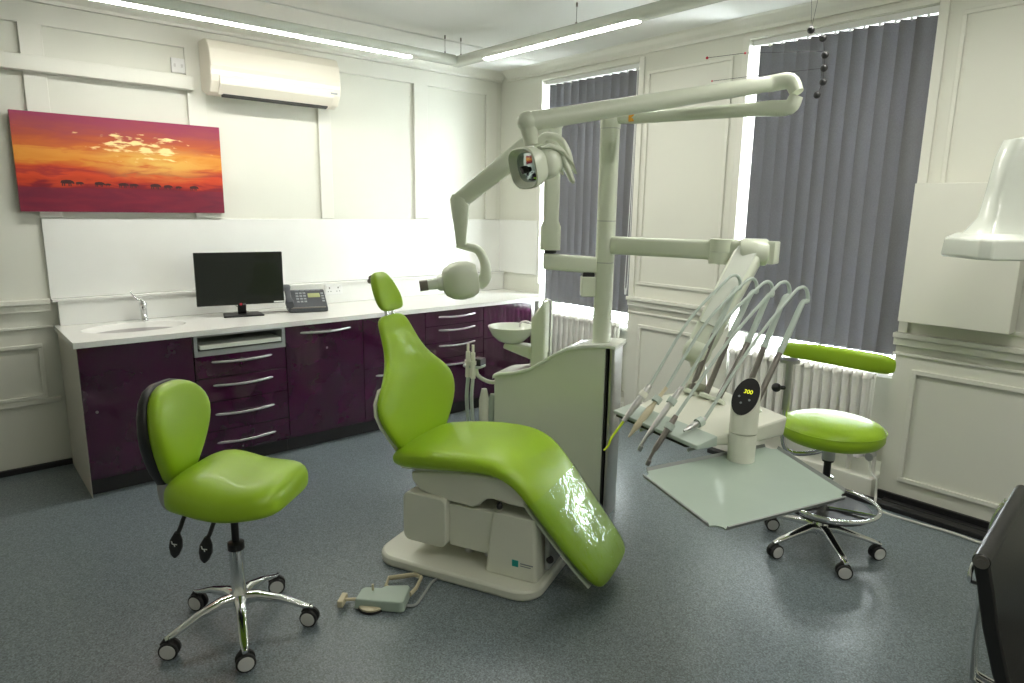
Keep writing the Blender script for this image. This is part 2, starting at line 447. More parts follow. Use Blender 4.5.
# ------------------------------------------------------------------ radiators
def radiator(a, b, label, ztop):
    n = int(round((b-a)/.060)); st = (b-a)/n; z0 = .22
    o = thing('radiator', label, 'radiator', (XB-.03, (a+b)/2, .13), 0, 'white column radiators below the windows')
    z0 -= .13; zt = ztop-.13; proto = None
    for k in range(n):
        y = a-(a+b)/2+st*(k+.5)
        if proto is None:
            s_ = MB()
            for x in (-.045, 0, .045):
                s_.tube([(x, 0, z0+.02), (x, 0, zt-.03)], .0175, 10, flat=.8)
            for zz in (z0+.03, zt-.03):
                s_.tube([(-.058, 0, zz-.015), (-.045, 0, zz), (.045, 0, zz), (.058, 0, zz-.015)], [.016, .023, .023, .016], 10, smooth=2)
                s_.cyl((0, -st/2, zz), (0, st/2, zz), .018, seg=10)
            proto = s_.build('column_section', 'rad', o); proto.location = (0, y, 0)
        else: cp(proto, o, (0, y, 0))
    L = (b-a)/2
    for yy in (-L+.09, L-.09): MB().cyl((0, yy, 0), (0, yy, z0+.03), .014, seg=10).build('foot', 'rad', o)
    p = MB(); p.tube([(0, -L, z0+.04), (0, -L-.035, z0+.04), (0, -L-.05, z0+.02), (0, -L-.05, .0)], .011, 10, smooth=4)
    p.build('feed_pipe', 'rad', o)
    p = MB(); p.cyl((-.0, -L-.045, z0+.04), (-.065, -L-.045, z0+.04), .016, .013).cyl((-.065, -L-.045, z0+.04), (-.07, -L-.045, z0+.04), .024)
    lab(p.build('valve', 'steel', o), 'steel radiator valve')
radiator(3.43, 4.30, 'white column radiator below far window, behind the equipment cabinet', .79)
radiator(1.47, 2.40, 'white column radiator below near window, behind the round stool', .76)

# ------------------------------------------------------------------ worktop run
def ellipse_hole_top(mb, poly, z, cx, cy, rx, ry, seg=40):
    """flat top polygon with an elliptical hole, via triangle fill"""
    bm = mb.bm
    ov = [bm.verts.new((x, y, z)) for x, y in poly]
    iv = [bm.verts.new((cx+rx*math.cos(2*PI*k/seg), cy+ry*math.sin(2*PI*k/seg), z)) for k in range(seg)]
    es = [bm.edges.new((ov[i], ov[(i+1) % len(ov)])) for i in range(len(ov))]
    es += [bm.edges.new((iv[i], iv[(i+1) % seg])) for i in range(seg)]
    r = bmesh.ops.triangle_fill(bm, use_beauty=True, use_dissolve=False, edges=es)
    mb._fin([f for f in r['geom'] if isinstance(f, bmesh.types.BMFace)])
    return ov, iv
YFR = 4.225
cnt = MB()
poly = [(.52, YFR), (3.98, YFR), (XB-.002, 4.37), (XB-.002, YA-.003), (.52, YA-.003)]
ov, iv = ellipse_hole_top(cnt, poly, WT, .90, 4.60, .29, .185)
lo = [cnt.bm.verts.new((v.co.x, v.co.y, WT-.032)) for v in ov]
for i in range(len(ov)):
    j = (i+1) % len(ov); cnt.bm.faces.new((ov[j], ov[i], lo[i], lo[j]))
prev = iv
for rx, ry, dz in ((.283, .178, -.006), (.26, .16, -.028), (.20, .12, -.050), (.10, .06, -.062), (.025, .02, -.066)):
    cur = [cnt.bm.verts.new((.90+rx*math.cos(2*PI*k/40), 4.60+ry*math.sin(2*PI*k/40), WT+dz)) for k in range(40)]
    for k in range(40): cnt.bm.faces.new((prev[k], prev[(k+1) % 40], cur[(k+1) % 40], cur[k]))
    prev = cur
cnt.bm.faces.new(prev)
co = thing('worktop', 'long white worktop with moulded oval basin over the dark cabinets', 'worktop', (2.3, 4.6, 0))
cnt.build('counter', 'worktop', co, world=True, ang=30)
MB().cyl((.90, 4.60, WT-.067), (.90, 4.60, WT-.063), .024).build('basin_drain', 'chrome', co, world=True)
b_ = MB(); b_.bb(.52, XB-.003, YA-.022, YA-.0225+.02, 1.075, 1.56)
b_.bb(XB-.022, XB-.003, 4.40, YA-.023, 1.075, 1.56)
b_.build('backsplash', 'worktop', co, world=True, smooth=False, bev=.002)
b_ = MB(); b_.bb(.52, XB-.003, YA-.085, YA-.003, 1.058, 1.074).bb(.548, XB-.003, YA-.072, YA-.003, WT+.001, 1.058)
b_.build('upstand_ledge', 'worktop', co, world=True, smooth=False, bev=.002)

def socket(x, label, w_=.146, n=2):
    o = thing('wall_socket', label, 'socket', (x, YA-.0735, 1.02))
    MB().bb(-w_/2, w_/2, -.010, 0, -.044, .044, .003).build('face_plate', 'whiteplas', o, smooth=False)
    for k in range(n):
        cx = (k-(n-1)/2)*w_/2
        MB().bb(cx-.004, cx+.004, -.0108, -.0098, .004, .016).build('pin_hole', 'black', o, smooth=False)
        for s_ in (-1, 1): MB().bb(cx+s_*.011-.004, cx+s_*.011+.004, -.0108, -.0098, -.020, -.015).build('pin_hole', 'black', o, smooth=False)
    s_ = MB()
    for k in range(n):
        cx = (k-(n-1)/2)*w_/2+(.02 if k else -.02)
        s_.bb(cx-.006, cx+.006, -.014, -.0098, .008, .028, .001)
    s_.build('rocker_switch', 'whiteplas', o, smooth=False)
socket(2.36, 'double white wall socket on ledge behind the desk phone')
socket(3.70, 'small white socket on worktop ledge near the room corner', .086, 1)

# cabinets -----------------------------------------------------------
CF = 4.262; CB = YA-.02; Z0, Z1 = .10, .874
def handle(x0, x1, z, parent):
    n = 8; pts = []
    for k in range(n+1):
        u = k/n; pts.append((x0+(x1-x0)*u, CF-.012-.028*math.sin(PI*u), z-.006*math.sin(PI*u)))
    m = MB(); m.tube(pts, .0055, 8, flat=1.4)
    return lab(m.build('handle', 'steel', parent, world=True), 'bowed brushed steel bar handle')
def carc(o, x0, x1, slot=False):
    m = MB(); m.bb(x0+.001, x1-.001, CF+.002, CB, Z0, Z1 if not slot else .748)
    if slot: m.bb(x0+.001, x1-.001, CB-.02, CB, .748, Z1)
    m.build('body', 'aubergine', o, world=True, smooth=False)
    m = MB().bb(x0+.001, x1-.001, CF+.035, CF+.055, .001, Z0); m.build('plinth', 'black', o, world=True, smooth=False)
def front(o, x0, x1, z0, z1, name):
    m = MB().bb(x0+.003, x1-.003, CF-.018, CF, z0+.002, z1-.002)
    return m.build(name, 'aubergine', o, world=True, smooth=False, bev=.0015)
gc = 'aubergine base cabinets below the white worktop'
def cab(x0, x1, label): return thing('base_cabinet', label, 'cabinet', ((x0+x1)/2, CF, 0), 0, gc)
a_ = cab(.535, 1.13, 'leftmost aubergine cabinet with a plain door, under the basin'); carc(a_, .535, 1.13)
MB().bb(.5335, .5355, CF-.018, CB, .0, Z1).build('end_panel', 'sidep', a_, world=True, smooth=False)
d_ = front(a_, .535, 1.13, Z0+.02, Z1, 'door'); MB().cyl((.60, CF-.018, .50), (.60, CF-.021, .50), .008).build('lock', 'darksteel', d_, world=True)
a_ = cab(1.13, 1.70, 'aubergine drawer cabinet with open pull-out shelf slot, below the monitor'); carc(a_, 1.13, 1.70, True)
for z0, z1, hz in ((.60, .742, .70), (.445, .60, .55), (.255, .445, .362), (Z0+.02, .255, .175)):
    d_ = front(a_, 1.13, 1.70, z0, z1, 'drawer'); handle(1.225, 1.61, hz, d_)
m = MB(); m.bb(1.135, 1.70, CF-.018, CF+.0, .742, .775); m.bb(1.135, 1.155, CF-.018, CF+.3, .775, Z1); m.bb(1.68, 1.70, CF-.018, CF+.3, .775, Z1)
m.bb(1.155, 1.68, CF-.018, CF+.3, Z1-.012, Z1)
m.build('slot_frame', 'grey', a_, world=True, smooth=False)
MB().bb(1.165, 1.67, CF-.03, CF+.35, .785, .812).build('pull_out_shelf', 'unitw', a_, world=True, smooth=False, bev=.003)
a_ = cab(1.70, 2.27, 'aubergine cabinet with one tall pull-out front and high handle, below the phone'); carc(a_, 1.70, 2.27)
d_ = front(a_, 1.70, 2.27, Z0+.02, Z1, 'door'); handle(1.80, 2.18, .822, d_)
MB().cyl((1.99, CF-.018, .70), (1.99, CF-.022, .70), .008).build('lock', 'chrome', d_, world=True)
a_ = cab(2.27, 2.80, 'aubergine cabinet with two doors, hidden behind the patient chair backrest'); carc(a_, 2.27, 2.80)
d_ = front(a_, 2.27, 2.80, .50, Z1, 'upper_door'); d_ = front(a_, 2.27, 2.80, Z0+.02, .50, 'lower_door'); handle(2.36, 2.73, .44, d_)
a_ = cab(2.80, 3.37, 'aubergine four-drawer cabinet right of the patient chair backrest'); carc(a_, 2.80, 3.37)
for z0, z1, hz in ((.755, Z1, .825), (.62, .755, .72), (.49, .62, .595), (Z0+.02, .49, .44)):
    d_ = front(a_, 2.80, 3.37, z0, z1, 'drawer'); handle(2.92, 3.29, hz, d_)
a_ = cab(3.37, 3.92, 'rightmost aubergine cabinet with plain fronts, nearest to far window'); carc(a_, 3.37, 3.92)
front(a_, 3.37, 3.90, .60, Z1, 'upper_door'); front(a_, 3.37, 3.90, Z0+.02, .60, 'lower_door')
m = MB().bb(3.902, 3.935, CF-.02, CB, 0, Z1); lab(m.build('end_panel', 'steel', a_, world=True, smooth=False), 'grey metallic end panel')

# tap
o = thing('basin_tap', 'chrome lever tap behind the moulded basin', 'tap', (1.0, 4.815, WT))
MB().lathe([(.026, 0), (.026, .008), (.021, .014), (.020, .085), (.023, .095), (.023, .115), (.015, .125)], seg=20).build('tap_body', 'chrome', o)
MB().tube([(0, -.01, .075), (-.01, -.06, .07), (-.02, -.11, .05), (-.02, -.118, .035)], [.012, .012, .011, .011], 12, smooth=4).build('spout', 'chrome', o)
MB().tube([(0, 0, .12), (-.015, 0, .14), (-.035, -.005, .145), (-.065, -.01, .19), (-.07, -.01, .20)], [.008, .008, .007, .006, .006], 10, smooth=4).build('lever', 'chrome', o)
# monitor
ang = math.radians(-11)
o = thing('computer_monitor', 'black widescreen computer monitor, switched off, on white worktop', 'monitor', (1.578, 4.655, WT), ang)
MB().box((-.005, 0, .257), (.562, .028, .358), None, .004).build('casing', 'screen', o, smooth=False)
MB().bb(-.276, .266, -.0150, -.0143, .095, .430).build('screen', 'screen', o, smooth=False)
m = MB().use('black').box((.0, .035, .06), (.055, .018, .12), Matrix.Rotation(.25, 3, 'X'), .004); m.build('stand_neck', 'black', o, smooth=False)
MB().prism([(-.13, -.085), (.13, -.085), (.115, .085), (-.115, .085)], (0, 0, .012), (0, .02, 0)).build('stand_base', 'black', o, smooth=False, bev=.003)
MX = Matrix.Rotation(PI/2, 4, 'X')
MB().use('red').lathe([(.009, 0), (.009, .0012)], (-.012, -.0152, .083), (0, -1, 0), 16).use('key').text('LG', .016, Matrix.Translation((.012, -.0150, .083)) @ MX).build('maker_mark', 'red', o)
MB().bb(.205, .275, -.0156, -.0146, .084, .093).build('white_sticker', 'whiteplas', o, smooth=False)
MB().tube([(-.05, .03, .10), (-.03, .06, .06), (.05, .09, .012), (.2, .06, .006), (.34, .03, .006), (.44, .04, .006), (.47, .06, .008)], .003, 6, smooth=6).build('lead', 'darksteel', o)
# phone
o = thing('desk_phone', 'dark grey desk phone with small olive display, right of the monitor', 'phone', (1.985, 4.64, WT), math.radians(-16))
m = MB(); m.prism([(-.10, .004), (.09, .004), (.09, .145), (.06, .140), (-.085, .045), (-.10, .032)], (.27, 0, 0), (-.09, 0, 0), (0, 1, 0), (0, 0, 1))
m.build('body', 'phone', o, smooth=False, bev=.006)
# keys on sloped face
k_ = MB()
def fz(y): return .045+(.140-.045)*(y+.085)/.145
rotk = Matrix.Rotation(math.atan2(.095, .145), 3, 'X')
for r_ in range(4):
    for c_ in range(3): k_.box((-.02+c_*.026, -.045+r_*.026, fz(-.045+r_*.026)+.001), (.019, .016, .006), rotk, .001)
for c_ in range(5): k_.box((-.015+c_*.038, .062, fz(.062)+.001), (.028, .012, .006), rotk, .001)
for r_ in range(4): k_.box((.158, -.045+r_*.024, fz(-.045+r_*.024)+.001), (.018, .014, .006), rotk, .001)
k_.build('keypad', 'key', o)
MB().box((.098, .012, fz(.012)+.001), (.085, .045, .004), rotk, .001).build('display', 'lcd', o)
MB().loft([((-.085, -.115, .060), (1, 0, 0), (0, -.4, 1), .026, .026), ((-.085, -.095, .075), (1, 0, 0), (0, -.4, 1), .030, .028), ((-.085, -.05, .100), (1, 0, 0), (0, -.55, 1), .020, .018), ((-.085, .03, .150), (1, 0, 0), (0, -.55, 1), .020, .018), ((-.085, .07, .165), (1, 0, 0), (0, -.4, 1), .030, .026), ((-.085, .095, .165), (1, 0, 0), (0, -.4, 1), .026, .022)], 16).build('handset', 'phone', o)
MB().box((.045, -.098, .036), (.240, .010, .010), None, .003).build('front_trim', 'darksteel', o)

# ------------------------------------------------------------------ things on the back wall
o = thing('air_conditioner', 'wide warm white air conditioner high on back wall above the painting end', 'air conditioner', (1.945, YA-.021, 2.40))
L = .455
def acs(x, k=1.0):
    return [(x, y, z) for y, z in [(0, .0), (-.10, -.035), (-.165, -.02), (-.205, .045), (-.215, .09), (-.205, .24), (-.17, .30), (-.12, .315), (0, .315)]]
m = MB(); m.skin([m.ring(acs(-L)), m.ring(acs(L))]); m.build('casing', 'acw', o, bev=.008, smooth=False)
m = MB(); m.skin([m.ring([(x, y-.006, z) for y, z in [(-.205, .105), (-.213, .14), (-.199, .245), (-.166, .298), (-.150, .298), (-.18, .24), (-.19, .105)]]) for x in (-L+.004, L-.004)])
m.build('front_panel', 'acw', o, bev=.003, smooth=False)
m = MB(); m.prism([(-.218, .083), (-.214, .03), (-.160, -.030), (-.150, -.020), (-.200, .035), (-.205, .083)], (.80, 0, 0), (-.40, 0, 0), (0, 1, 0), (0, 0, 1)); m.build('air_flap', 'acw', o, smooth=False, bev=.003)
m = MB().box((0, -.150, -.0310), (.74, .034, .014), Matrix.Rotation(-.35, 3, 'X')); m.build('outlet_slot', 'black', o, smooth=False)
MB().box((.40, -.218, .06), (.05, .004, .012), None, .001).build('indicator', 'grey', o, smooth=False)
o = MB().bb(XL+.003, 1.43, YA-.075, YA-.0006, 2.395, 2.482).build('cable_duct', 'trim', smooth=False, bev=.004)
tag(o, 'white box duct running along back wall to the air conditioner', 'duct')
o = thing('light_switch', 'small white switch plate on back wall above duct, left of air conditioner', 'switch', (1.362, YA-.0005, 2.545))
MB().bb(-.045, .045, -.016, 0, -.045, .045, .003).build('face_plate', 'whiteplas', o, smooth=False)
MB().bb(-.030, -.018, -.0185, -.0155, -.01, .01).bb(.014, .026, -.0185, -.0155, -.01, .01).build('rocker', 'pale', o, smooth=False)

# painting --------------------------------------------------------------
def paint_mat():
    m = bpy.data.materials.new('sunset_painting'); kp = .82; m.use_nodes = True
    nt = m.node_tree; b = nt.nodes['Principled BSDF']; b.inputs['Roughness'].default_value = .35
    tc = nt.nodes.new('ShaderNodeTexCoord'); sp = nt.nodes.new('ShaderNodeSeparateXYZ')
    nt.links.new(tc.outputs['Object'], sp.inputs[0])
    mp = nt.nodes.new('ShaderNodeMapping'); mp.inputs['Scale'].default_value = (2.2, 1, 11)
    nt.links.new(tc.outputs['Object'], mp.inputs[0])
    n = nt.nodes.new('ShaderNodeTexNoise'); n.inputs['Scale'].default_value = 2.2; n.inputs['Detail'].default_value = 6; n.inputs['Distortion'].default_value = .6
    nt.links.new(mp.outputs[0], n.inputs['Vector'])
    # height 0..1 + noise
    h = nt.nodes.new('ShaderNodeMath'); h.operation = 'MULTIPLY_ADD'; h.inputs[1].default_value = 1/.57; h.inputs[2].default_value = .5
    nt.links.new(sp.outputs['Z'], h.inputs[0])
    ns = nt.nodes.new('ShaderNodeMath'); ns.operation = 'MULTIPLY_ADD'; ns.inputs[1].default_value = .26; ns.inputs[2].default_value = -.13
    nt.links.new(n.outputs['Fac'], ns.inputs[0])
    ad = nt.nodes.new('ShaderNodeMath'); ad.operation = 'ADD'; nt.links.new(h.outputs[0], ad.inputs[0]); nt.links.new(ns.outputs[0], ad.inputs[1])
    # slope: bands lower toward right
    r = nt.nodes.new('ShaderNodeValToRGB'); cr = r.color_ramp
    stops = [(.0, (.10, .008, .03)), (.20, (.16, .008, .03)), (.27, (.30, .012, .02)), (.31, (.62, .05, .012)), (.38, (.75, .08, .02)), (.42, (.45, .03, .03)), (.47, (.72, .09, .015)), (.54, (.85, .30, .03)), (.62, (.88, .36, .05)), (.68, (.72, .16, .03)), (.78, (.55, .10, .05)), (.88, (.42, .07, .09)), (1.0, (.30, .035, .10))]
    cr.elements[0].position = stops[0][0]; cr.elements[0].color = (*stops[0][1], 1)
    cr.elements[1].position = 1; cr.elements[1].color = (*stops[-1][1], 1)
    for p, c_ in stops[1:-1]:
        e = cr.elements.new(p); e.color = (*[q*kp for q in c_], 1)
    nt.links.new(ad.outputs[0], r.inputs[0])
    # glow right of centre: mix yellow by gaussian-ish distance
    mp2 = nt.nodes.new('ShaderNodeMapping'); mp2.inputs['Location'].default_value = (-.42, 0, -.20); mp2.inputs['Scale'].default_value = (2.3, 0, 7.5)
    nt.links.new(tc.outputs['Object'], mp2.inputs[0])
    ln = nt.nodes.new('ShaderNodeVectorMath'); ln.operation = 'LENGTH'; nt.links.new(mp2.outputs[0], ln.inputs[0])
    gr = nt.nodes.new('ShaderNodeValToRGB'); gr.color_ramp.elements[0].color = (1, 1, 1, 1); gr.color_ramp.elements[1].color = (0, 0, 0, 1); gr.color_ramp.elements[1].position = 1.0
    nt.links.new(ln.outputs['Value'], gr.inputs[0])
    m2 = nt.nodes.new('ShaderNodeMath'); m2.operation = 'MULTIPLY'; nt.links.new(gr.outputs[0], m2.inputs[0])
    rr = nt.nodes.new('ShaderNodeValToRGB'); rr.color_ramp.elements[0].position = .30; rr.color_ramp.elements[1].position = .55
    nt.links.new(n.outputs['Fac'], rr.inputs[0]); nt.links.new(rr.outputs[0], m2.inputs[1])
    mx = nt.nodes.new('ShaderNodeMix'); mx.data_type = 'RGBA'
    nt.links.new(m2.outputs[0], mx.inputs[0]); nt.links.new(r.outputs[0], mx.inputs[6]); mx.inputs[7].default_value = (.78, .48, .11, 1)
    # small bright clouds above the glow
    nc = nt.nodes.new('ShaderNodeTexNoise'); nc.inputs['Scale'].default_value = 1.0; nc.inputs['Detail'].default_value = 5
    mc = nt.nodes.new('ShaderNodeMapping'); mc.inputs['Scale'].default_value = (10, 1, 38); mc.inputs['Location'].default_value = (3.1, 0, 1.7)
    nt.links.new(tc.outputs['Object'], mc.inputs[0]); nt.links.new(mc.outputs[0], nc.inputs['Vector'])
    mp3 = nt.nodes.new('ShaderNodeMapping'); mp3.inputs['Location'].default_value = (-.28, 0, -1.35); mp3.inputs['Scale'].default_value = (3.2, 0, 11.0)
    nt.links.new(tc.outputs['Object'], mp3.inputs[0])
    l3 = nt.nodes.new('ShaderNodeVectorMath'); l3.operation = 'LENGTH'; nt.links.new(mp3.outputs[0], l3.inputs[0])
    g3 = nt.nodes.new('ShaderNodeMath'); g3.operation = 'MULTIPLY_ADD'; g3.inputs[1].default_value = -.22; nt.links.new(l3.outputs['Value'], g3.inputs[0]); nt.links.new(nc.outputs['Fac'], g3.inputs[2])
    r4 = nt.nodes.new('ShaderNodeValToRGB'); r4.color_ramp.elements[0].position = .385; r4.color_ramp.elements[1].position = .47; nt.links.new(g3.outputs[0], r4.inputs[0])
    mx3 = nt.nodes.new('ShaderNodeMix'); mx3.data_type = 'RGBA'; nt.links.new(r4.outputs[0], mx3.inputs[0]); nt.links.new(mx.outputs[2], mx3.inputs[6]); mx3.inputs[7].default_value = (.95, .75, .36, 1)
    mx = mx3
    # dark plain below horizon
    gt = nt.nodes.new('ShaderNodeMath'); gt.operation = 'LESS_THAN'; gt.inputs[1].default_value = .265
    n3 = nt.nodes.new('ShaderNodeMath'); n3.operation = 'MULTIPLY_ADD'; n3.inputs[1].default_value = .03; nt.links.new(n.outputs['Fac'], n3.inputs[0]); nt.links.new(h.outputs[0], n3.inputs[2])
    nt.links.new(n3.outputs[0], gt.inputs[0])
    r3 = nt.nodes.new('ShaderNodeValToRGB'); r3.color_ramp.elements[0].color = (.10, .008, .035, 1); r3.color_ramp.elements[1].color = (.27, .016, .035, 1)
    nt.links.new(n.outputs['Fac'], r3.inputs[0])
    mx2 = nt.nodes.new('ShaderNodeMix'); mx2.data_type = 'RGBA'
    nt.links.new(gt.outputs[0], mx2.inputs[0]); nt.links.new(mx.outputs[2], mx2.inputs[6]); nt.links.new(r3.outputs[0], mx2.inputs[7])
    nt.links.new(mx2.outputs[2], b.inputs['Base Color'])
    return m
M['paint'] = paint_mat()
M['ptcloud'] = mat('painted_bright_cloud', (.95, .72, .30), .5)
M['ptanimal'] = mat('painted_dark_animal', (.06, .015, .015), .5)
o = MB(); PZ = 1.886
o.use('paint').box((0, 0, 0), (1.155, .030, .572))
o.use('ptanimal')
for cx, s_ in ((-.335, 1.25), (-.270, .75), (-.165, 1.0), (-.118, .6), (-.035, 1.0), (.025, .9), (.15, 1.15), (.225, .95), (.29, .7), (.385, 1.0)):
    z = -.118-.012*(cx+.3)
    body = [(-.024, .0), (-.018, -.012), (-.016, .008), (.0, .010), (.012, .012), (.026, .010), (.032, .0), (.030, -.010), (.022, -.004), (.014, -.002), (-.012, -.002)]
    body = [(-.026, .004), (-.020, .014), (.0, .018), (.016, .017), (.028, .012), (.033, .002), (.030, -.002), (.020, .002), (.012, -.001), (-.016, -.001)]
    o.prism([(cx+x*s_, z+y*s_) for x, y in body], (0, -.0008, 0), (0, -.0151, 0), (1, 0, 0), (0, 0, 1))
    for lx in (-.018, -.009, .009, .017): o.bb(cx+(lx-.0025)*s_, cx+(lx+.0025)*s_, -.0159, -.0151, z-.012*s_, z+.004*s_)
o = o.build('wall_painting', 'paint', smooth=False); o.location = (1.00, YA-.040, PZ)
tag(o, 'wide unframed red and orange sunset canvas with dark animals, on back wall', 'painting')

# white box cabinet on the right wall
o = thing('wall_cabinet', 'plain white box cabinet mounted on right wall beside near window', 'cabinet', (XB-.017, 1.10, 1.08))
MB().bb(-.095, 0, -.255, .255, 0, .74).build('body', 'trim', o, smooth=False, bev=.004)
MB().bb(-.113, -.096, -.255, .255, 0, .74).build('door', 'trim', o, smooth=False, bev=.003)

# ------------------------------------------------------------------ patient chair
C0 = V((1.93, 2.30, 0)); CANG = math.atan2(-.912, .41)
ch = thing('dental_chair', 'lime green reclining dental patient chair on a cream base plate', 'dental chair', C0, CANG)
def rrect(x0, x1, y0, y1, r, n=6):
    P = []
    for cx, cy, a0 in ((x1-r, y1-r, 0), (x0+r, y1-r, 90), (x0+r, y0+r, 180), (x1-r, y0+r, 270)):
        for k in range(n+1):
            a = math.radians(a0+90*k/n); P.append((cx+r*math.cos(a), cy+r*math.sin(a)))
    return P
m = MB(); m.prism(rrect(-.50, .335, -.34, .22, .11), (0, 0, .05)); m.build('base_plate', 'unit2', ch, bev=.012)
m = MB(); P0 = rrect(.05, .305, -.25, .15, .02); P1 = rrect(.075, .285, -.235, .14, .02)
m.skin([m.ring([(x, y, .0505) for x, y in P0]), m.ring([(x, y, .335) for x, y in P1])]); m.build('front_pedestal', 'unit2', ch, bev=.005)
MB().use('teal').bb(.185, .215, -.2475, -.2445, .108, .138).use('key').bb(.225, .285, -.2475, -.2445, .125, .130).bb(.225, .275, -.2475, -.2445, .115, .119).build('sticker', 'teal', ch, smooth=False)
m = MB(); m.prism(rrect(-.375, -.145, .115, .355, .035), (0, .36, 0), (0, -.262, 0), (1, 0, 0), (0, 0, 1)); m.build('rear_cover', 'unit2', ch, bev=.006)
m = MB(); m.bb(-.146, .08, -.225, .11, .12, .325, .006); m.build('lift_arm_cover', 'unit2', ch, smooth=False)
m = MB(); m.cyl((-.10, -.12, .052), (-.08, -.12, .13), .02).cyl((.0, -.12, .052), (.02, -.12, .13), .015).bb(-.2, .06, -.05, .1, .05, .14); m.build('lift_linkage', 'whiteplas', ch)
# seat carriage
m = MB(); m.prism([(-.345, .445), (-.34, .405), (-.30, .365), (-.22, .345), (-.02, .335), (.01, .35), (.045, .385), (.08, .395), (.17, .385), (.235, .385), (.235, .45), (.12, .50), (-.1, .485)], (0, .46, 0), (0, -.235, 0), (1, 0, 0), (0, 0, 1))
m.build('seat_carriage', 'unit2', ch, bev=.008)
m = MB(); m.sph((.12, -.245, .375), .014); m.cyl((.12, -.235, .39), (.12, -.242, .375), .008); m.build('release_knob', 'black', ch)
m = MB(); m.prism(rrect(.305, .33, -.17, .09, .01), (0, 0, .2), (0, 0, .08)); m.build('front_grille', 'grey', ch, bev=.003)
MB().sph((.330, -.16, .13), .018).build('adjuster_knob', 'black', ch)
MB().sph((.322, -.16, .265), .012).build('adjuster_knob', 'black', ch)
MB().cyl((.30, -.05, .12), (.365, -.05, .12), .014).build('pedal_stub', 'black', ch)
m = MB(); m.lathe([(.05, 0), (.05, .03), (.02, .05)], (-.50, .06, .051)).tube([(-.50, .06, .09), (-.53, .06, .14), (-.54, .05, .17)], [.014, .018, .012], 12); m.use('black'); m.build('floor_socket', 'black', ch)
# seat and leg rest upholstery (one curved pad)
def secs(rows, W=(0, 1, 0)):
    out = []
    for i, (x, z, hw, ht, y0, e, sag) in enumerate(rows):
        a = V((rows[max(i-1, 0)][0], 0, rows[max(i-1, 0)][1])); b = V((rows[min(i+1, len(rows)-1)][0], 0, rows[min(i+1, len(rows)-1)][1]))
        d = (b-a).normalized(); n_ = V((-d.z, 0, d.x))
        out.append((V((x, y0, z)), W, n_, hw, ht, e, sag))
    return out
rows = [(-.455, .492, .20, .016, 0, 2.2, .0), (-.447, .494, .242, .042, 0, 2.4, .0), (-.420, .496, .268, .062, 0, 2.6, .004), (-.32, .508, .282, .066, 0, 2.8, .008), (-.15, .528, .288, .066, 0, 2.8, .012),
        (.0, .540, .282, .063, 0, 2.8, .010), (.08, .540, .275, .058, 0, 2.8, .006), (.15, .522, .266, .053, 0, 2.8, .002), (.21, .480, .256, .048, 0, 2.8, 0), (.26, .425, .250, .046, 0, 2.8, 0), (.35, .320, .243, .044, 0, 2.8, 0), (.47, .185, .230, .042, 0, 2.8, 0),
        (.545, .105, .215, .040, 0, 2.6, 0), (.572, .076, .19, .032, 0, 2.4, 0), (.585, .062, .15, .014, 0, 2.2, 0)]
m = MB(); m.loft(secs(rows), 40); m.build('seat_cushion', 'green', ch, sub=1)
# white shell under the pad
rows2 = [(x-.022 if x > .1 else x, z-(.046 if x > .1 else .05), hw-(.024 if x > .22 else .06), .012, 0, 4, 0) for x, z, hw, ht, a, e, s_ in rows[2:13]]
m = MB(); m.loft([(c_+n_*(-.0), w_, n_, hw, ht, e) for c_, w_, n_, hw, ht, e, s_ in [(s[0]-s[2]*0, s[1], s[2], s[3], s[4], s[5], s[6]) for s in secs(rows2)]], 24); m.build('seat_shell', 'unitw', ch)
# clear cover over leg rest
rf = [(.285, .398, .2545, .0495, 0, 2.8, 0), (.35, .320, .2485, .0490, 0, 2.8, 0), (.47, .185, .2350, .0470, 0, 2.8, 0), (.540, .110, .2220, .0455, 0, 2.7, 0), (.572, .076, .197, .0385, 0, 2.5, 0)]
m = MB(); m.loft(secs([(.27, .4155, .2555, .0500, 0, 2.8, 0)]+rf), 40, cap=False)
lab(m.build('foot_cover', 'film', ch), 'clear wrinkled plastic cover over foot end')
# backrest
bk = [(-.400, .475, .09, .016), (-.412, .490, .150, .030), (-.425, .525, .21, .036), (-.438, .59, .265, .040), (-.448, .66, .315, .042), (-.458, .72, .338, .042), (-.468, .775, .332, .041), (-.480, .83, .288, .039), (-.500, .88, .222, .037), (-.530, .94, .165, .036), (-.558, 1.00, .138, .035), (-.585, 1.06, .122, .034), (-.606, 1.105, .112, .030), (-.617, 1.125, .088, .022), (-.620, 1.133, .05, .010)]
rows = []
m = MB(); ss = []
for i, (x, z, hw, ht) in enumerate(bk):
    a = bk[max(i-1, 0)]; b = bk[min(i+1, len(bk)-1)]
    d = V((b[0]-a[0], 0, b[1]-a[1])).normalized(); n_ = V((d.z, 0, -d.x))
    ss.append((V((x-.018*min(1, max(0, (1.0-z)*4)), .004, z)), (0, 1, 0), n_, hw, ht, 2.5, .030*min(1, hw/.28)**2))
m.loft(ss, 40); m.build('backrest', 'green', ch, sub=1)
m = MB(); m.loft([(s[0]-s[2]*.024, s[1], s[2], s[3]*1.0, .024, 2.5, s[6]) for s in ss[1:8]], 32)
lab(m.build('backrest_shell', 'unit2', ch), 'cream shell behind the green backrest')
m = MB(); m.prism([(-.47, .40), (-.36, .40), (-.38, .45), (-.465, .50), (-.50, .50)], (0, .14, 0), (0, -.07, 0), (1, 0, 0), (0, 0, 1)); m.build('back_hinge', 'unit2', ch, bev=.01)
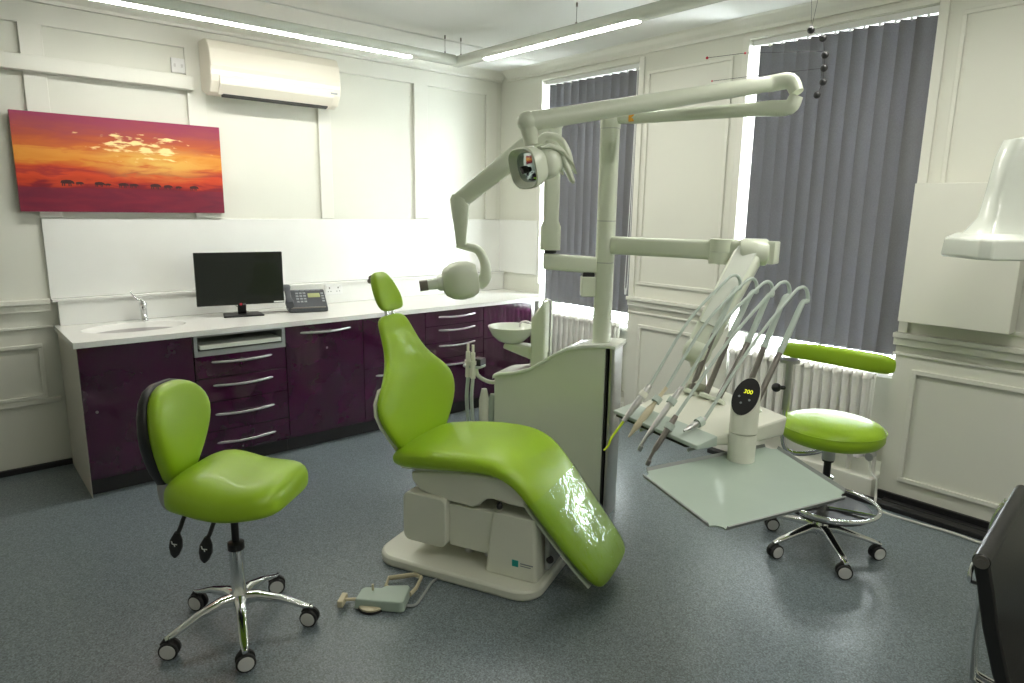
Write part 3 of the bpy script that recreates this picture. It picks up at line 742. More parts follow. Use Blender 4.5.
# headrest
hr = [(-.598, 1.155, .060, .012), (-.605, 1.165, .085, .026), (-.622, 1.20, .096, .034), (-.645, 1.25, .086, .036), (-.668, 1.295, .070, .034), (-.684, 1.325, .055, .026), (-.690, 1.337, .030, .010)]
m = MB(); ss = []
for i, (x, z, hw, ht) in enumerate(hr):
    ss.append((V((x, 0, z)), (0, 1, 0), V((.92, 0, .38)), hw, ht, 2.5, .012))
m.loft(ss, 32); hd = m.build('headrest', 'green', ch, sub=1)
m = MB(); m.box((-.685, 0, 1.285), (.035, .07, .09), Matrix.Rotation(-.4, 3, 'Y'), .01).cyl((-.69, -.055, 1.30), (-.69, -.02, 1.30), .012); m.build('tilt_bracket', 'darksteel', hd)
for y in (-.028, .028):
    MB().cyl((-.612, y, 1.08), (-.617, y, 1.19), .0075, seg=12).build('headrest_rod', 'chrome', ch)

# ------------------------------------------------------------------ dental unit (far side of the chair)
u_ = V((math.cos(CANG), math.sin(CANG), 0)); v_ = V((-u_.y, u_.x, 0))
UO = C0+v_*.70
un = thing('dental_unit', 'cream equipment cabinet with tall pole and spittoon bowl, behind the patient chair', 'dental unit', UO, CANG)
top = [(-.336, .715), (-.30, .728), (-.22, .742), (-.12, .775), (-.04, .825), (.03, .875), (.10, .912), (.18, .934), (.26, .945), (.31, .947)]
def strip_solid(mb, line, y0, y1, th=None, zb=0.0):
    """solid between line and line-th (or down to zb)"""
    lower = [(x, (z-th) if th else zb) for x, z in line]
    poly = line+lower[::-1]
    # quads per segment keep it clean
    for i in range(len(line)-1):
        pass
    a = mb.ring([(x, y0, z) for x, z in poly]); b = mb.ring([(x, y1, z) for x, z in poly]); mb.skin([a, b])
m = MB(); strip_solid(m, top, -.085, .11); m.build('cabinet_body', 'unit', un, ang=50)
m = MB(); line = [(-.345, .720), (-.335, .735)]+[(x, z+.018) for x, z in top[1:]]+[(.345, .966), (.368, .960)]
strip_solid(m, line, -.10, .125, .020); m.build('cabinet_cap', 'unitw', un, ang=50, bev=.006)
m = MB().bb(.311, .322, -.07, .10, 0, .945); m.build('recess_strip', 'black', un, smooth=False)
m = MB(); m.loft([((.341, .02, 0), (1, 0, 0), (0, 1, 0), .020, .09, 3), ((.341, .02, .94), (1, 0, 0), (0, 1, 0), .020, .09, 3)], 24); m.build('end_column', 'steel', un)
PX = .262
m = MB(); sec = lambda z, k=1.0: ((PX, 0, z), (1, 0, 0), (0, 1, 0), .046*k, .046*k, 3.2)
m.loft([sec(.95, 1.15), sec(.97), sec(2.135), ], 28); m.build('pole', 'unit', un)
for z in (1.385, 1.60, 2.06):
    MB().loft([sec(z, 1.015), sec(z+.003, 1.015)], 28).build('pole_joint', 'grey', un)
m = MB(); m.loft([sec(2.062, 1.04), sec(2.145, 1.04), sec(2.152, .96)], 28); m.build('pole_cap', 'unit', un)
# spittoon
m = MB(); m.prism([(-.130, .76), (-.045, .80), (-.045, 1.15), (-.055, 1.165), (-.130, 1.065)], (0, .12, 0), (0, -.06, 0), (1, 0, 0), (0, 0, 1)); m.build('spittoon_column', 'unit', un, bev=.012)
BC = V((-.275, 0, .905))
m = MB(); m.lathe([(.045, 0), (.075, .012), (.110, .045), (.132, .088), (.134, .095), (.126, .093), (.104, .055), (.06, .025), (.015, .016)], BC, (0, 0, 1), 36); m.build('spittoon_bowl', 'unitw', un)
m = MB(); m.prism([(-.31, .875), (-.129, .825), (-.129, .90), (-.20, .905), (-.30, .905)], (0, .09, 0), (0, -.045, 0), (1, 0, 0), (0, 0, 1)); m.build('bowl_bracket', 'unit', un, bev=.01)
m = MB(); m.tube([(-.130, .0, 1.015), (-.18, 0, 1.035), (-.215, 0, 1.025), (-.222, 0, 1.0)], .006, 8, smooth=4); m.build('rinse_nozzle', 'steel', un)
m = MB(); m.tube([(-.01, -.07, .80), (-.01, -.07, .95), (-.01, -.07, 1.15), (-.022, -.07, 1.175), (-.045, -.07, 1.175), (-.055, -.07, 1.155)], .0055, 8, smooth=4).cyl((-.01, -.07, .81), (-.01, -.07, .89), .010); m.build('cup_filler', 'steel', un)
# assistant holder
m = MB(); m.tube([(-.34, 0, .67), (-.40, -.02, .66), (-.455, -.06, .70), (-.465, -.07, .755)], .012, 10, smooth=4); m.build('holder_arm', 'unit', un)
m = MB(); m.prism([(x, y) for x, y in rrect(-.535, -.415, -.12, -.02, .03)], (0, 0, .014), (0, 0, .755)); m.build('holder_tray', 'hose', un, bev=.004)
m = MB(); m.bb(-.475, -.415, -.11, -.04, .770, .81, .004); m.build('control_box', 'black', un, smooth=False)
for k, (x, y) in enumerate(((-.455, -.125), (-.495, -.11))):
    m = MB(); m.cyl((x, y, .70), (x, y, .85), .016, .013).cyl((x, y, .85), (x, y, .895), .008).cyl((x, y, .78), (x, y, .80), .020)
    hp = m.build('suction_handpiece', 'unit2', un)
    m = MB(); m.tube([(x, y, .70), (x-.005, y-.005, .55), (x+.02, y+.0, .30), (x+.05, y+.03, .10), (x+.10, y+.06, .03), (x+.16, y+.09, .03)], .011, 8, smooth=5); m.build('hose', 'hose', hp)
m = MB(); m.lathe([(.020, 0), (.028, .03), (.030, .20), (.022, .24), (.016, .27)], (-.41, -.07, .36)).cyl((-.41, -.07, .10), (-.41, -.07, .37), .018); m.build('filter_housing', 'unit2', un)
m = MB(); m.lathe([(.022, 0), (.026, .03), (.026, .18), (.014, .22)], (-.365, -.05, .38)).cyl((-.365, -.05, .10), (-.365, -.05, .39), .018); m.build('filter_housing', 'hose', un)
m = MB(); m.tube([(-.44, -.06, .12), (-.50, -.25, .33), (-.50, -.33, .36), (-.44, -.40, .40)], .012, 8, smooth=6); m.build('supply_hose', 'hose', un)

# ------------------------------------------------------------------ operating light (on the pole)
pole = UO+u_*PX
ol = thing('operating_light', 'overhead dental lamp on a long double arm fixed to the pole top', 'dental lamp', (pole.x, pole.y, 2.10))
W = lambda *a: V(a)
PT = V((pole.x, pole.y, 2.105)); E0 = W(2.822, 1.545, 2.098); E1 = W(2.828, 1.550, 2.203); LE = W(1.905, 2.090, 2.005)
d0 = (E0-PT).normalized()
m = MB(); m.tube([PT+d0*.048, PT+d0*.10, PT+d0*.14, E0-d0*.05], [.022, .024, .028, .030], 18); m.build('lower_arm', 'unit', ol, world=True)
m = MB(); m.box(PT+d0*.125+V((-.012, -.008, .004)), (.03, .028, .045), Matrix.Rotation(math.atan2(d0.y, d0.x), 3, 'Z'), .003); m.build('warning_sticker', 'orange', ol, world=True)
d1 = (LE-E1).normalized()
m = MB(); m.tube([E1+d1*.05, E1+d1*.10, LE-d1*.06, LE+d1*.0], [.031, .034, .038, .039], 20); m.build('upper_arm', 'unit', ol, world=True)
m = MB(); out = (E0-PT).normalized()
m.tube([E0-d0*.07, E0-d0*.02, E0+out*.06+W(0, 0, .0), E0+out*.085+W(0, 0, .045)], [.031, .034, .034, .028], 16, smooth=4)
m.tube([E1+d1*.07, E1+d1*.02, E1+out*.055, E0+out*.085+W(0, 0, .055)], [.032, .035, .034, .028], 16, smooth=4)
m.build('elbow_joint', 'unit', ol, world=True)
# lamp end: knuckle, yoke, head
side = V((.757, -.653, 0)); away = V((.653, .757, 0)); up = V((0, 0, 1))
K0 = LE+d1*.02
m = MB(); m.sph(K0, .044, (1, 1, .95)); m.cyl(K0, K0+W(0, 0, -.09)+side*.02, .036, .030, 18); m.build('knuckle', 'unit', ol, world=True)
LH = K0+side*.058+up*-.165    # head centre
m = MB(); m.tube([K0+side*.03-up*.095, K0+side*.075-up*.055, K0+side*.13-up*.065, K0+side*.165-up*.115, K0+side*.185-up*.185], [.018, .016, .015, .015, .014], 12, smooth=5); m.build('yoke', 'unit', ol, world=True)
m = MB(); m.cyl(K0+side*.075-up*.045, LH+side*-.02+up*.07, .008); m.build('yoke_pin', 'chrome', ol, world=True)
fd = (-side*.90-away*.40-up*.25).normalized()     # facing the patient
hs = fd.cross(up).normalized(); hu = hs.cross(fd).normalized()
lh = MB()
lh.loft([(LH-fd*.085, hs, hu, .030, .025), (LH-fd*.075, hs, hu, .055, .045), (LH-fd*.04, hs, hu, .085, .062, 2.8), (LH-fd*.0, hs, hu, .095, .070, 3), (LH+fd*.035, hs, hu, .075, .060, 3)], 24)
lhd = lh.build('lamp_head', 'unit', ol, world=True, sub=1)
m = MB(); m.loft([(LH+fd*.01, hs, hu, .080, .060, 3.0), (LH+fd*.045, hs, hu, .118, .078, 3.0), (LH+fd*.085, hs, hu, .128, .084, 3.2), (LH+fd*.088, hs, hu, .120, .078, 3.2), (LH+fd*.060, hs, hu, .095, .060, 3.0)], 32)
m.build('reflector_bezel', 'unit', ol, world=True)
m = MB(); m.loft([(LH+fd*.0605, hs, hu, .0955, .0605, 3.0), (LH+fd*.064, hs, hu, .090, .056, 3.0)], 32); m.build('reflector', 'mirror', ol, world=True)
m = MB(); m.cyl(LH+fd*.062-hu*.01, LH+fd*.088-hu*.01, .012).cyl(LH+fd*.062+hs*.03, LH+fd*.08+hs*.03, .008); m.build('bulb_cap', 'black', ol, world=True)
for s_, t_ in ((-.055, .0), (.0, .01), (.055, .0)):
    m = MB(); a = LH-fd*.02+hs*s_+hu*.066; m.loft([(a+fd*.04, hs, hu, .018, .006), (a, hs, hu, .026, .012), (a-fd*.05-hu*.03, hs, hu, .026, .014), (a-fd*.09-hu*.09, hs, hu, .020, .010), (a-fd*.10-hu*.13, hs, hu, .012, .005)], 14); m.build('ventilation_lobe', 'unit', lhd, world=True)
m = MB(); a = LH+side*.085-up*.01
m.loft([(a+up*.05, away, side, .03, .010), (a+side*.02, away, side, .040, .016), (a+side*.045-up*.055, away, side, .035, .012), (a+side*.05-up*.065, away, side, .02, .005)], 16); m.build('grip_handle', 'unit', ol, world=True)

# ------------------------------------------------------------------ x-ray
xr = thing('xray_machine', 'cream dental x-ray head on a folding arm, hanging in front of the worktop', 'x-ray machine', (pole.x, pole.y, 1.36))
B0 = V((pole.x, pole.y, 1.375))-side*.045; B1 = W(2.456, 2.535, 1.388)
m = MB(); dd = (B1-B0).normalized(); m.loft([(B0-up*.005, away, up, .030, .045, 5), (B1+dd*.035, away, up, .030, .042, 5)], 20); m.build('wall_bracket', 'unit', xr, world=True, bev=.004)
m = MB(); m.box(V((pole.x, pole.y, 1.26))-side*.085, (.075, .075, .105), Matrix.Rotation(math.atan2(side.y, side.x), 3, 'Z'), .006); m.build('control_box', 'unit', xr, world=True, smooth=False)
m = MB(); m.box(V((pole.x, pole.y, 1.32))-side*.085, (.06, .06, .03), Matrix.Rotation(math.atan2(side.y, side.x), 3, 'Z'), .003); m.build('bracket_spacer', 'black', xr, world=True, smooth=False)
X0 = B1+up*.05; X1 = W(2.456, 2.535, 2.07)
m = MB(); m.cyl(B1+up*.043, X0+up*.01, .032); m.build('swivel_ring', 'black', xr, world=True)
m = MB(); m.loft([(X0+up*.01, side, away, .052, .040, 4), (X0+up*.13, side, away, .052, .040, 4), (X0+up*.16, side, away, .040, .034, 4), (X1, side, away, .044, .036, 4), (X1+up*.05, side, away, .045, .036, 3)], 20); m.build('lower_scissor_arm', 'unit', xr, world=True)
m = MB(); m.sph(X1+up*.02, .058, (1, 1, .8)); m.build('elbow', 'unit', xr, world=True)
X2 = W(2.100, 2.845, 1.695)
dd = (X2-X1).normalized(); nn = dd.cross(away).normalized()
m = MB(); m.loft([(X1+dd*.02, nn, away, .050, .034, 3), (X1+dd*.10, nn, away, .056, .036, 3), (X2-dd*.06, nn, away, .046, .032, 3), (X2, nn, away, .044, .032, 3)], 20); m.build('upper_scissor_arm', 'unit', xr, world=True)
m = MB(); m.loft([(X2+up*.03-side*.010, side, away, .030, .030, 3), (X2+up*.005-side*.003, side, away, .050, .034, 3), (X2-up*.05, side, away, .046, .033, 3), (X2-up*.17+side*.004, side, away, .032, .028, 3), (X2-up*.225+side*.006, side, away, .028, .026, 3)], 20); m.build('drop_arm', 'unit', xr, world=True)
Y0 = X2-up*.225+side*.006
m = MB(); m.tube([Y0-side*.025+up*.0, Y0+side*.03-up*.012, Y0+side*.088-up*.030, Y0+side*.125-up*.10, Y0+side*.125-up*.175, Y0+side*.09-up*.215], [.018, .021, .023, .026, .034, .030], 16, smooth=5, flat=1.0); m.build('yoke', 'unit', xr, world=True)
XH = Y0-side*.006-up*.190
m = MB(); ax = (-side*.97-away*.15-up*.13).normalized(); p2 = ax.cross(up).normalized(); p3 = p2.cross(ax)
m.loft([(XH-ax*.095, p2, p3, .050, .050, 3), (XH-ax*.088, p2, p3, .070, .076, 3), (XH-ax*.055, p2, p3, .084, .094, 3.4), (XH+ax*.0, p2, p3, .088, .100, 3.6), (XH+ax*.045, p2, p3, .084, .092, 3.4), (XH+ax*.082, p2, p3, .062, .070, 3), (XH+ax*.092, p2, p3, .048, .052, 3)], 28); m.build('tube_head', 'unit', xr, world=True)
m = MB(); m.lathe([(.040, 0), (.042, .03), (.036, .045)], XH+ax*.075, ax, 24); 
m.loft([(XH+ax*.11, p2, p3, .030, .030, 3), (XH+ax*.175, p2, p3, .024, .026, 5)], 20); cone = m.build('aiming_cone', 'unitw', xr, world=True)
m = MB(); m.loft([(XH+ax*.172, p2, p3, .027, .027, 8), (XH+ax*.215, p2, p3, .027, .027, 8)], 24); lab(m.build('collimator', 'darksteel', cone, world=True), 'dark square collimator end')
m = MB(); m.cyl(XH-ax*.085-away*.03, XH-ax*.085-away*.045, .008); m.build('pivot_screw', 'black', xr, world=True)

# ------------------------------------------------------------------ delivery unit
dl = thing('instrument_delivery_unit', 'arm-mounted instrument head with handpieces and square tray, right of patient chair', 'dental instrument unit', (2.2, 1.40, .85))
A0 = V((pole.x, pole.y, 1.478)); J = W(2.810, 1.566, 1.481)
dd = (J-A0).normalized(); sd = dd.cross(up).normalized()
m = MB(); m.loft([(A0+dd*.04, sd, up, .030, .048, 3.5), (A0+dd*.10, sd, up, .030, .046, 3.5), (J-dd*.20, sd, up, .030, .046, 3.5)], 20); m.build('horizontal_arm', 'unit', dl, world=True)
m = MB(); a = J-dd*.16; m.cyl(a-up*.062, a-up*.006, .060, seg=28).cyl(a-up*.004, a+up*.052, .060, seg=28); m.loft([(a-dd*.06+up*.0, sd, up, .034, .050, 4), (J-dd*.03, sd, up, .036, .052, 4)], 20); m.build('arm_joint', 'unit', dl, world=True)
m = MB(); m.lathe([(.052, -.06), (.060, -.05), (.060, .05), (.052, .06)], J+dd*.02-side*.035, (dd*.5+side*.85).normalized(), 28); m.box(J+dd*.04+side*.005, (.09, .07, .10), Matrix.Rotation(math.atan2(dd.y, dd.x), 3, 'Z'), .006); m.build('pivot_housing', 'unit', dl, world=True)
K = W(2.452, 1.605, 1.06)
J2 = J+W(.0, -.01, -.01)-side*.045; ee = (K-J2).normalized(); wd = ee.cross(V((.3, .95, 0))).normalized(); td = ee.cross(wd).normalized()
# parallelogram arm: wide soft-edged beam
hw_ = V((0.35, -0.93, 0)).normalized(); tn = ee.cross(hw_).normalized(); hw_ = tn.cross(ee).normalized()
m = MB(); m.loft([(J2-ee*.05, hw_, tn, .045, .030, 3), (J2+ee*.02, hw_, tn, .064, .045, 3.5), (K-ee*.06, hw_, tn, .056, .042, 3.5), (K+ee*.03, hw_, tn, .040, .030, 3)], 24); m.build('spring_arm', 'unit', dl, world=True)
m = MB(); m.loft([(J2+ee*.0-tn*.045, hw_, tn, .046, .005, 4), (K-ee*.12-tn*.043, hw_, tn, .038, .005, 4)], 16); m.loft([(J2+ee*.0+tn*.045, hw_, tn, .046, .005, 4), (K-ee*.12+tn*.043, hw_, tn, .038, .005, 4)], 16); m.build('arm_cover', 'unitw', dl, world=True)
m = MB(); m.lathe([(.040, -.050), (.050, -.040), (.050, .040), (.040, .050)], K, hw_, 24); m.build('lower_pivot', 'unit', dl, world=True)
m = MB(); m.tube([K-up*.02, K-up*.08+W(.005, -.01, 0), W(2.41, 1.565, .915)], [.036, .032, .045], 16, smooth=3); m.build('head_stem', 'unit2', dl, world=True)
# instrument head
e_ = V((-.98387, .17888, 0)); r_ = V((-.17888, -.98387, 0)); AH = W(2.04, 1.63, 0)
def H_(s, t, z): q = AH+r_*s+e_*t; return V((q.x, q.y, z))
m = MB()
ft = [(-.05, -.02, .868), (.375, -.02, .862), (.42, -.12, .880), (.42, -.36, .900), (-.04, -.44, .905), (-.07, -.15, .885)]
bt = [(-.045, -.01, .835), (.37, -.01, .828), (.415, -.12, .820), (.41, -.36, .82), (-.035, -.44, .82), (-.065, -.15, .83)]
m.skin([m.ring([H_(a, b-.06, z) for a, b, z in bt]), m.ring([H_(a, b-.06, z) for a, b, z in ft])]); m.build('instrument_head', 'unit2', dl, world=True, bev=.010, smooth=False)
m = MB()
m.skin([m.ring([H_(a, b, z) for a, b, z in ((-.09, .005, .835), (.375, .005, .826), (.385, -.085, .828), (-.075, -.085, .836))]), m.ring([H_(a, b, z) for a, b, z in ((-.09, .005, .848), (.375, .005, .842), (.385, -.085, .866), (-.075, -.085, .872))])])
m.build('holder_bar', 'hose', dl, world=True, bev=.003, smooth=False)
m = MB(); m.loft([(H_(-.09, -.04, .822), up, e_, .008, .03, 3), (H_(.30, -.04, .815), up, e_, .008, .03, 3)], 14); m.build('under_rail', 'black', dl, world=True)
for s_ in (.02, .28):
    m = MB(); m.cyl(H_(s_, -.2, .82), H_(s_, -.2, .79), .008).cyl(H_(s_, -.2, .79), H_(s_, -.05, .785), .006); m.build('tray_bracket', 'steel', dl, world=True)
tips = ['syringe', 'scaler', 'handpiece', 'handpiece', 'handpiece']
for i in range(5):
    s_ = .075*i
    # (t,z) in the plane across the head
    base = [(-.335, .905), (-.345, .905), (-.335, .905), (-.395, .91), (-.372, .905)][i]
    mid = [(-.451, 1.144), (-.460, 1.139), (-.487, 1.13), (-.493, 1.123), (-.496, 1.115)][i]
    apex = [(-.589, 1.380), (-.606, 1.372), (-.612, 1.366), (-.620, 1.372), (-.634, 1.358)][i]
    he = [(-.103, .960), (-.123, .967), (-.132, .986), (-.035, .905), (-.106, .902)][i]
    tip = [(.119, .732), (.061, .791), (.064, .784), (.089, .757), (-.003, .873)][i]
    P = lambda q: H_(s_, q[0], q[1])
    L_ = lambda a, b, k: (a[0]+(b[0]-a[0])*k, a[1]+(b[1]-a[1])*k)
    m = MB(); m.lathe([(.030, 0), (.030, .012), (.022, .02)], P((base[0], base[1]-.012)), (P(mid)-P(base)).normalized(), 18); m.build('whip_socket', 'unit', dl, world=True)
    m = MB(); m.cyl(P(base), P(mid), .0115, .0115, 14); rod = lab(m.build('whip_arm', 'darksteel', dl, world=True), 'brushed metal whip arm')
    b2 = L_(mid, apex, .78)
    d_ap = V((apex[0]-mid[0], apex[1]-mid[1])).normalized()
    down = V((he[0]-apex[0], he[1]-apex[1]))
    pts = [mid, L_(mid, apex, .4), b2, (apex[0]+.0, apex[1]-.046), (apex[0]+.003, apex[1]-.016), (apex[0]+.020, apex[1]+.006), (apex[0]+.050, apex[1]+.010), (apex[0]+.100, apex[1]-.018)]
    q0 = pts[-1]; q1 = (q0[0]+(he[0]-q0[0])*.5, q0[1]+(he[1]-q0[1])*.5+(.050 if i < 3 else .03)); 
    pts += [q1, he]
    rr = [.0125, .0120, .0105, .0085, .0075, .0070, .0066, .0064, .0064, .0064]
    m = MB(); m.tube([P(q) for q in pts], rr, 10, smooth=5); m.build('hose', 'hose', dl, world=True)
    D = (P(tip)-P(he)).normalized()
    hp = MB()
    if i == 0:
        a = L_(he, tip, .58)
        hp.tube([P(he), P(L_(he, tip, .06)), P(L_(he, tip, .3)), P(a)], [.012, .014, .014, .009], 14)
        h_ = hp.build('handpiece', 'steel', dl, world=True)
        k_ = MB(); k_.tube([P(a), P(L_(he, tip, .84)), P(L_(he, tip, .9))+V((0, 0, -.015)), P(tip)-V((0, 0, .01))], [.005, .005, .0045, .004], 10, smooth=3); lab(k_.build('syringe_tip', 'lime', h_, world=True), 'lime coloured bent nozzle')
    elif i == 1:
        hp.tube([P(he), P(L_(he, tip, .35)), P(L_(he, tip, .45)), P(L_(he, tip, .8)), P(L_(he, tip, .88)), P(tip)], [.007, .008, .014, .013, .008, .003], 14)
        lab(hp.build('handpiece', 'ivory', dl, world=True), 'ivory scaler handpiece')
    elif i in (2, 3):
        nx = P(tip)-D*.03
        hp.tube([P(he), P(L_(he, tip, .2)), P(L_(he, tip, .5)), P(L_(he, tip, .75)), nx, P(tip)-V((0, 0, .006))], [.009, .012, .011, .010, .006, .0065], 14, smooth=2)
        hp.lathe([(.008, -.012), (.009, .008), (.005, .012)], P(tip)-V((0, 0, .012)), (.2, -.3, 1), 14)
        hp.build('handpiece', 'steel' if i == 2 else 'darksteel', dl, world=True)
    else:
        hp.tube([P(he), P(L_(he, tip, .3)), P(L_(he, tip, .6)), P(tip)], [.008, .012, .012, .004], 14)
        hp.build('handpiece', 'steel', dl, world=True)
    m = MB(); a = P(L_(he, tip, .25 if i else .15)); m.lathe([(.018, -.012), (.018, .012)], a-D*.0, D, 14); m.build('holder_ring', 'unit2' if i == 0 else 'hose', dl, world=True)
# control column
CC = W(2.123, 1.178, .788)
m = MB(); m.cyl(CC-up*.008, CC+up*.095, .048, seg=32); m.build('column_base', 'unit2', dl, world=True)
m = MB(); rings = []
fc = (-side*.66-away*.70).normalized()      # direction the slanted face looks to
for z in (0, 1):
    rr = []
    for k in range(36):
        a = 2*PI*k/36; q = V((math.cos(a), math.sin(a), 0))*.0485
        zz = CC.z+.098 if z == 0 else CC.z+.225-(q.dot(fc))*1.25
        rr.append(V((CC.x+q.x, CC.y+q.y, zz)))
    rings.append(m.ring(rr))
m.skin(rings); m.build('control_column', 'unit2', dl, world=True)
fn = V((fc.x*1.25, fc.y*1.25, 1)).normalized(); fx = fn.cross(V((0, 0, 1))).normalized()*-1; fy = fn.cross(fx).normalized()
if fy.z < 0: fy = -fy
if fx.dot(side) < 0: fx = -fx
fcn = V((CC.x, CC.y, CC.z+.225))
m = MB(); m.prism([(.046*math.cos(2*PI*k/36), .046*1.6*math.sin(2*PI*k/36)) for k in range(36)], fn*.004, fcn+fn*.001, fx, fy); pan = lab(m.build('control_panel', 'black', dl, world=True), 'black oval control panel')
MT = Matrix(((fx.x, fy.x, fn.x, 0), (fx.y, fy.y, fn.y, 0), (fx.z, fy.z, fn.z, 0), (0, 0, 0, 1)))
m = MB(); m.text('300', .022, Matrix.Translation(fcn+fn*.0055+fy*.018+fx*.004) @ MT, .0004); m.build('display_digits', 'digits', pan, world=True)
m = MB()
for a, b in ((-.022, -.004), (.018, -.012), (-.008, -.028)): m.cyl(fcn+fn*.004+fx*a+fy*b, fcn+fn*.0065+fx*a+fy*b, .004, seg=12)
m.build('panel_buttons', 'key', pan, world=True)
# tray
ZT = .775
q = [(1.735, 1.330), (1.565, .922), (2.105, .782), (2.350, 1.180)]
m = MB(); cx = sum(a[0] for a in q)/4; cy = sum(a[1] for a in q)/4
ctr = V((cx, cy, ZT)); Q = [V((a, b, ZT)) for a, b in q]
poly = []
for i in range(4):
    c_, p, n_ = Q[i], Q[i-1], Q[(i+1) % 4]
    a = (p-c_).normalized(); b = (n_-c_).normalized()
    r0 = .035
    for k in range(7):
        th = PI/2*k/6; poly.append(c_+a*r0*(1-math.sin(th))*1.0+b*r0*(1-math.cos(th)) if False else c_+a*r0*math.cos(th)+b*r0*math.sin(th))
m.skin([m.ring([p-up*.0 for p in poly]), m.ring([p+up*.005 for p in poly])])
tr = m.build('tray', 'tray', dl, world=True, smooth=False)
m = MB()
for i in range(4):
    a, b = Q[i], Q[(i+1) % 4]; d = (b-a).normalized(); inn = V((-d.y, d.x, 0))
    if inn.dot(ctr-a) < 0: inn = -inn
    a2, b2 = a+d*.036, b-d*.036
    m.skin([m.ring([a2-up*.0, a2+inn*.004, a2+inn*.0-up*-.016-inn*.004, a2-inn*.008+up*.014]), m.ring([b2-up*.0, b2+inn*.004, b2+up*.016-inn*.004, b2-inn*.008+up*.014])])
m.build('tray_lip', 'grey', tr, world=True, smooth=False)

# ------------------------------------------------------------------ foot pedal
fp = thing('foot_control', 'grey foot pedal control on the floor in front of dental chair', 'foot control', (1.27, 2.25, 0), math.atan2(1.0-1.30, .40)*0)
def FW(x, y, z=0): return V((x, y, z))
a, b, c_, d = V((1.185, 2.335, 0)), V((1.310, 2.165, 0)), V((1.415, 2.300, 0)), V((1.235, 2.400, 0))
ax_ = (V((1.31, 2.150, 0))-V((1.145, 2.315, 0))).normalized(); bx = V((-ax_.y, ax_.x, 0)); o0 = V((1.165, 2.325, 0))
PL = lambda x, y, z: o0+ax_*x+bx*y+up*z
m = MB(); out = [(0, 0), (.20, -.01), (.215, .0), (.215, .12), (.205, .135), (.11, .12), (.09, .10), (.02, .10), (.005, .085)]
m.skin([m.ring([PL(x, y, .002) for x, y in out]), m.ring([PL(x*.96+.004, y*.95+.003, .048) for x, y in out])]); m.build('pedal_body', 'tray', fp, world=True, bev=.006, smooth=False)
m = MB(); m.lathe([(.055, 0), (.055, .016), (.045, .020)], PL(.07, .025, .001)); lab(m.build('pedal_disc', 'ivory', fp, world=True), 'round beige pedal disc')
MB().lathe([(.058, 0), (.058, .010)], PL(.07, .025, .0005)).build('disc_rim', 'black', fp, world=True)
m = MB(); m.tube([PL(.215, .10, .02), PL(.23, .15, .02), PL(.235, .24, .02), PL(.20, .26, .02), PL(.09, .22, .02), PL(.095, .15, .02), PL(.12, .12, .03)], .007, 10, smooth=0, flat=1.6); m.build('carry_handle', 'ivory', fp, world=True)
m = MB(); m.cyl(PL(.002, .03, .03), PL(-.05, .02, .03), .007); m.box(PL(-.055, .02, .028), (.025, .07, .03), Matrix.Rotation(math.atan2(ax_.y, ax_.x), 3, 'Z'), .004); m.build('side_lever', 'ivory', fp, world=True, smooth=False)
m = MB(); m.cyl(PL(.06, .075, .045), PL(.06, .075, .075), .005); m.build('selector_pin', 'ivory', fp, world=True)
m = MB(); m.tube([PL(.215, .03, .012), PL(.25, .05, .006), PL(.27, .14, .006), PL(.29, .24, .006), PL(.34, .30, .006)], .006, 8, smooth=5); m.build('lead', 'grey', fp, world=True)

# ------------------------------------------------------------------ stools
def caster(parent, x, y, ang_, z=.0):
    """twin-wheel caster; name parts under parent"""
    c_ = MB(); ca, sa = math.cos(ang_), math.sin(ang_); d = V((ca, sa, 0)); s_ = V((-sa, ca, 0)); o = V((x, y, .035))
    for k in (-1, 1):
        c_.use('rubber').lathe([(.028, 0), (.035, .003), (.035, .014), (.030, .017)], o+s_*k*.006, s_*k, 20)
        c_.use('pale').lathe([(.0285, .0165), (.027, .0185), (.004, .0185)], o+s_*k*.006, s_*k, 20)
    c_.use('rubber').tube([o+d*.002-V((0, 0, 0)), o+V((0, 0, .044)), o+d*-.030+V((0, 0, .018))], [.010, .014, .006], 10, smooth=3)
    c_.use('chrome').cyl(o+V((0, 0, .030)), o+V((0, 0, .050)), .006)
    return c_.build('caster', 'rubber', parent)
def star(st, rad, a0, hub_z, mname='chrome'):
    for k in range(5):
        a = math.radians(a0+72*k); d = V((math.cos(a), math.sin(a), 0)); s_ = V((-d.y, d.x, 0))
        m = MB(); up = V((0, 0, 1))
        m.loft([(d*.02+up*hub_z, s_, up, .024, .026, 3), (d*.07+up*(hub_z+.006), s_, up, .021, .020, 3), (d*rad*.6+up*(hub_z-.012), s_, up, .018, .013, 3), (d*(rad-.02)+up*.088, s_, up, .016, .010, 3), (d*(rad+.015)+up*.078, s_, up, .010, .006, 2.4)], 16)
        lg = m.build('leg', mname, st)
        caster(lg, d.x*rad, d.y*rad, -.71-st.rotation_euler.z+(.3, -.25, .1, .45, -.1)[k])
gS = 'green operator stools'
FA = math.radians(-49)
ls = thing('operator_stool', 'lime saddle-seat stool with a black-shelled backrest, left of patient chair', 'stool', (.762, 2.494, 0), FA)
star(ls, .264, 38+49, .135)
m = MB(); m.lathe([(.034, .10), (.034, .16), (.027, .17), (.027, .345), (.030, .35), (.016, .352)], seg=24); m.build('gas_column', 'chrome', ls)
MB().lathe([(.031, .345), (.031, .372), (.016, .378)], seg=24).build('column_collar', 'black', ls)
m = MB(); m.cyl((0, 0, .36), (0, 0, .545), .014); m.build('piston', 'black', ls)
m = MB(); m.box((-.03, 0, .548), (.22, .16, .022), None, .006); m.box((-.15, 0, .535), (.10, .06, .035), None, .006); m.build('seat_plate', 'black', ls, smooth=False)
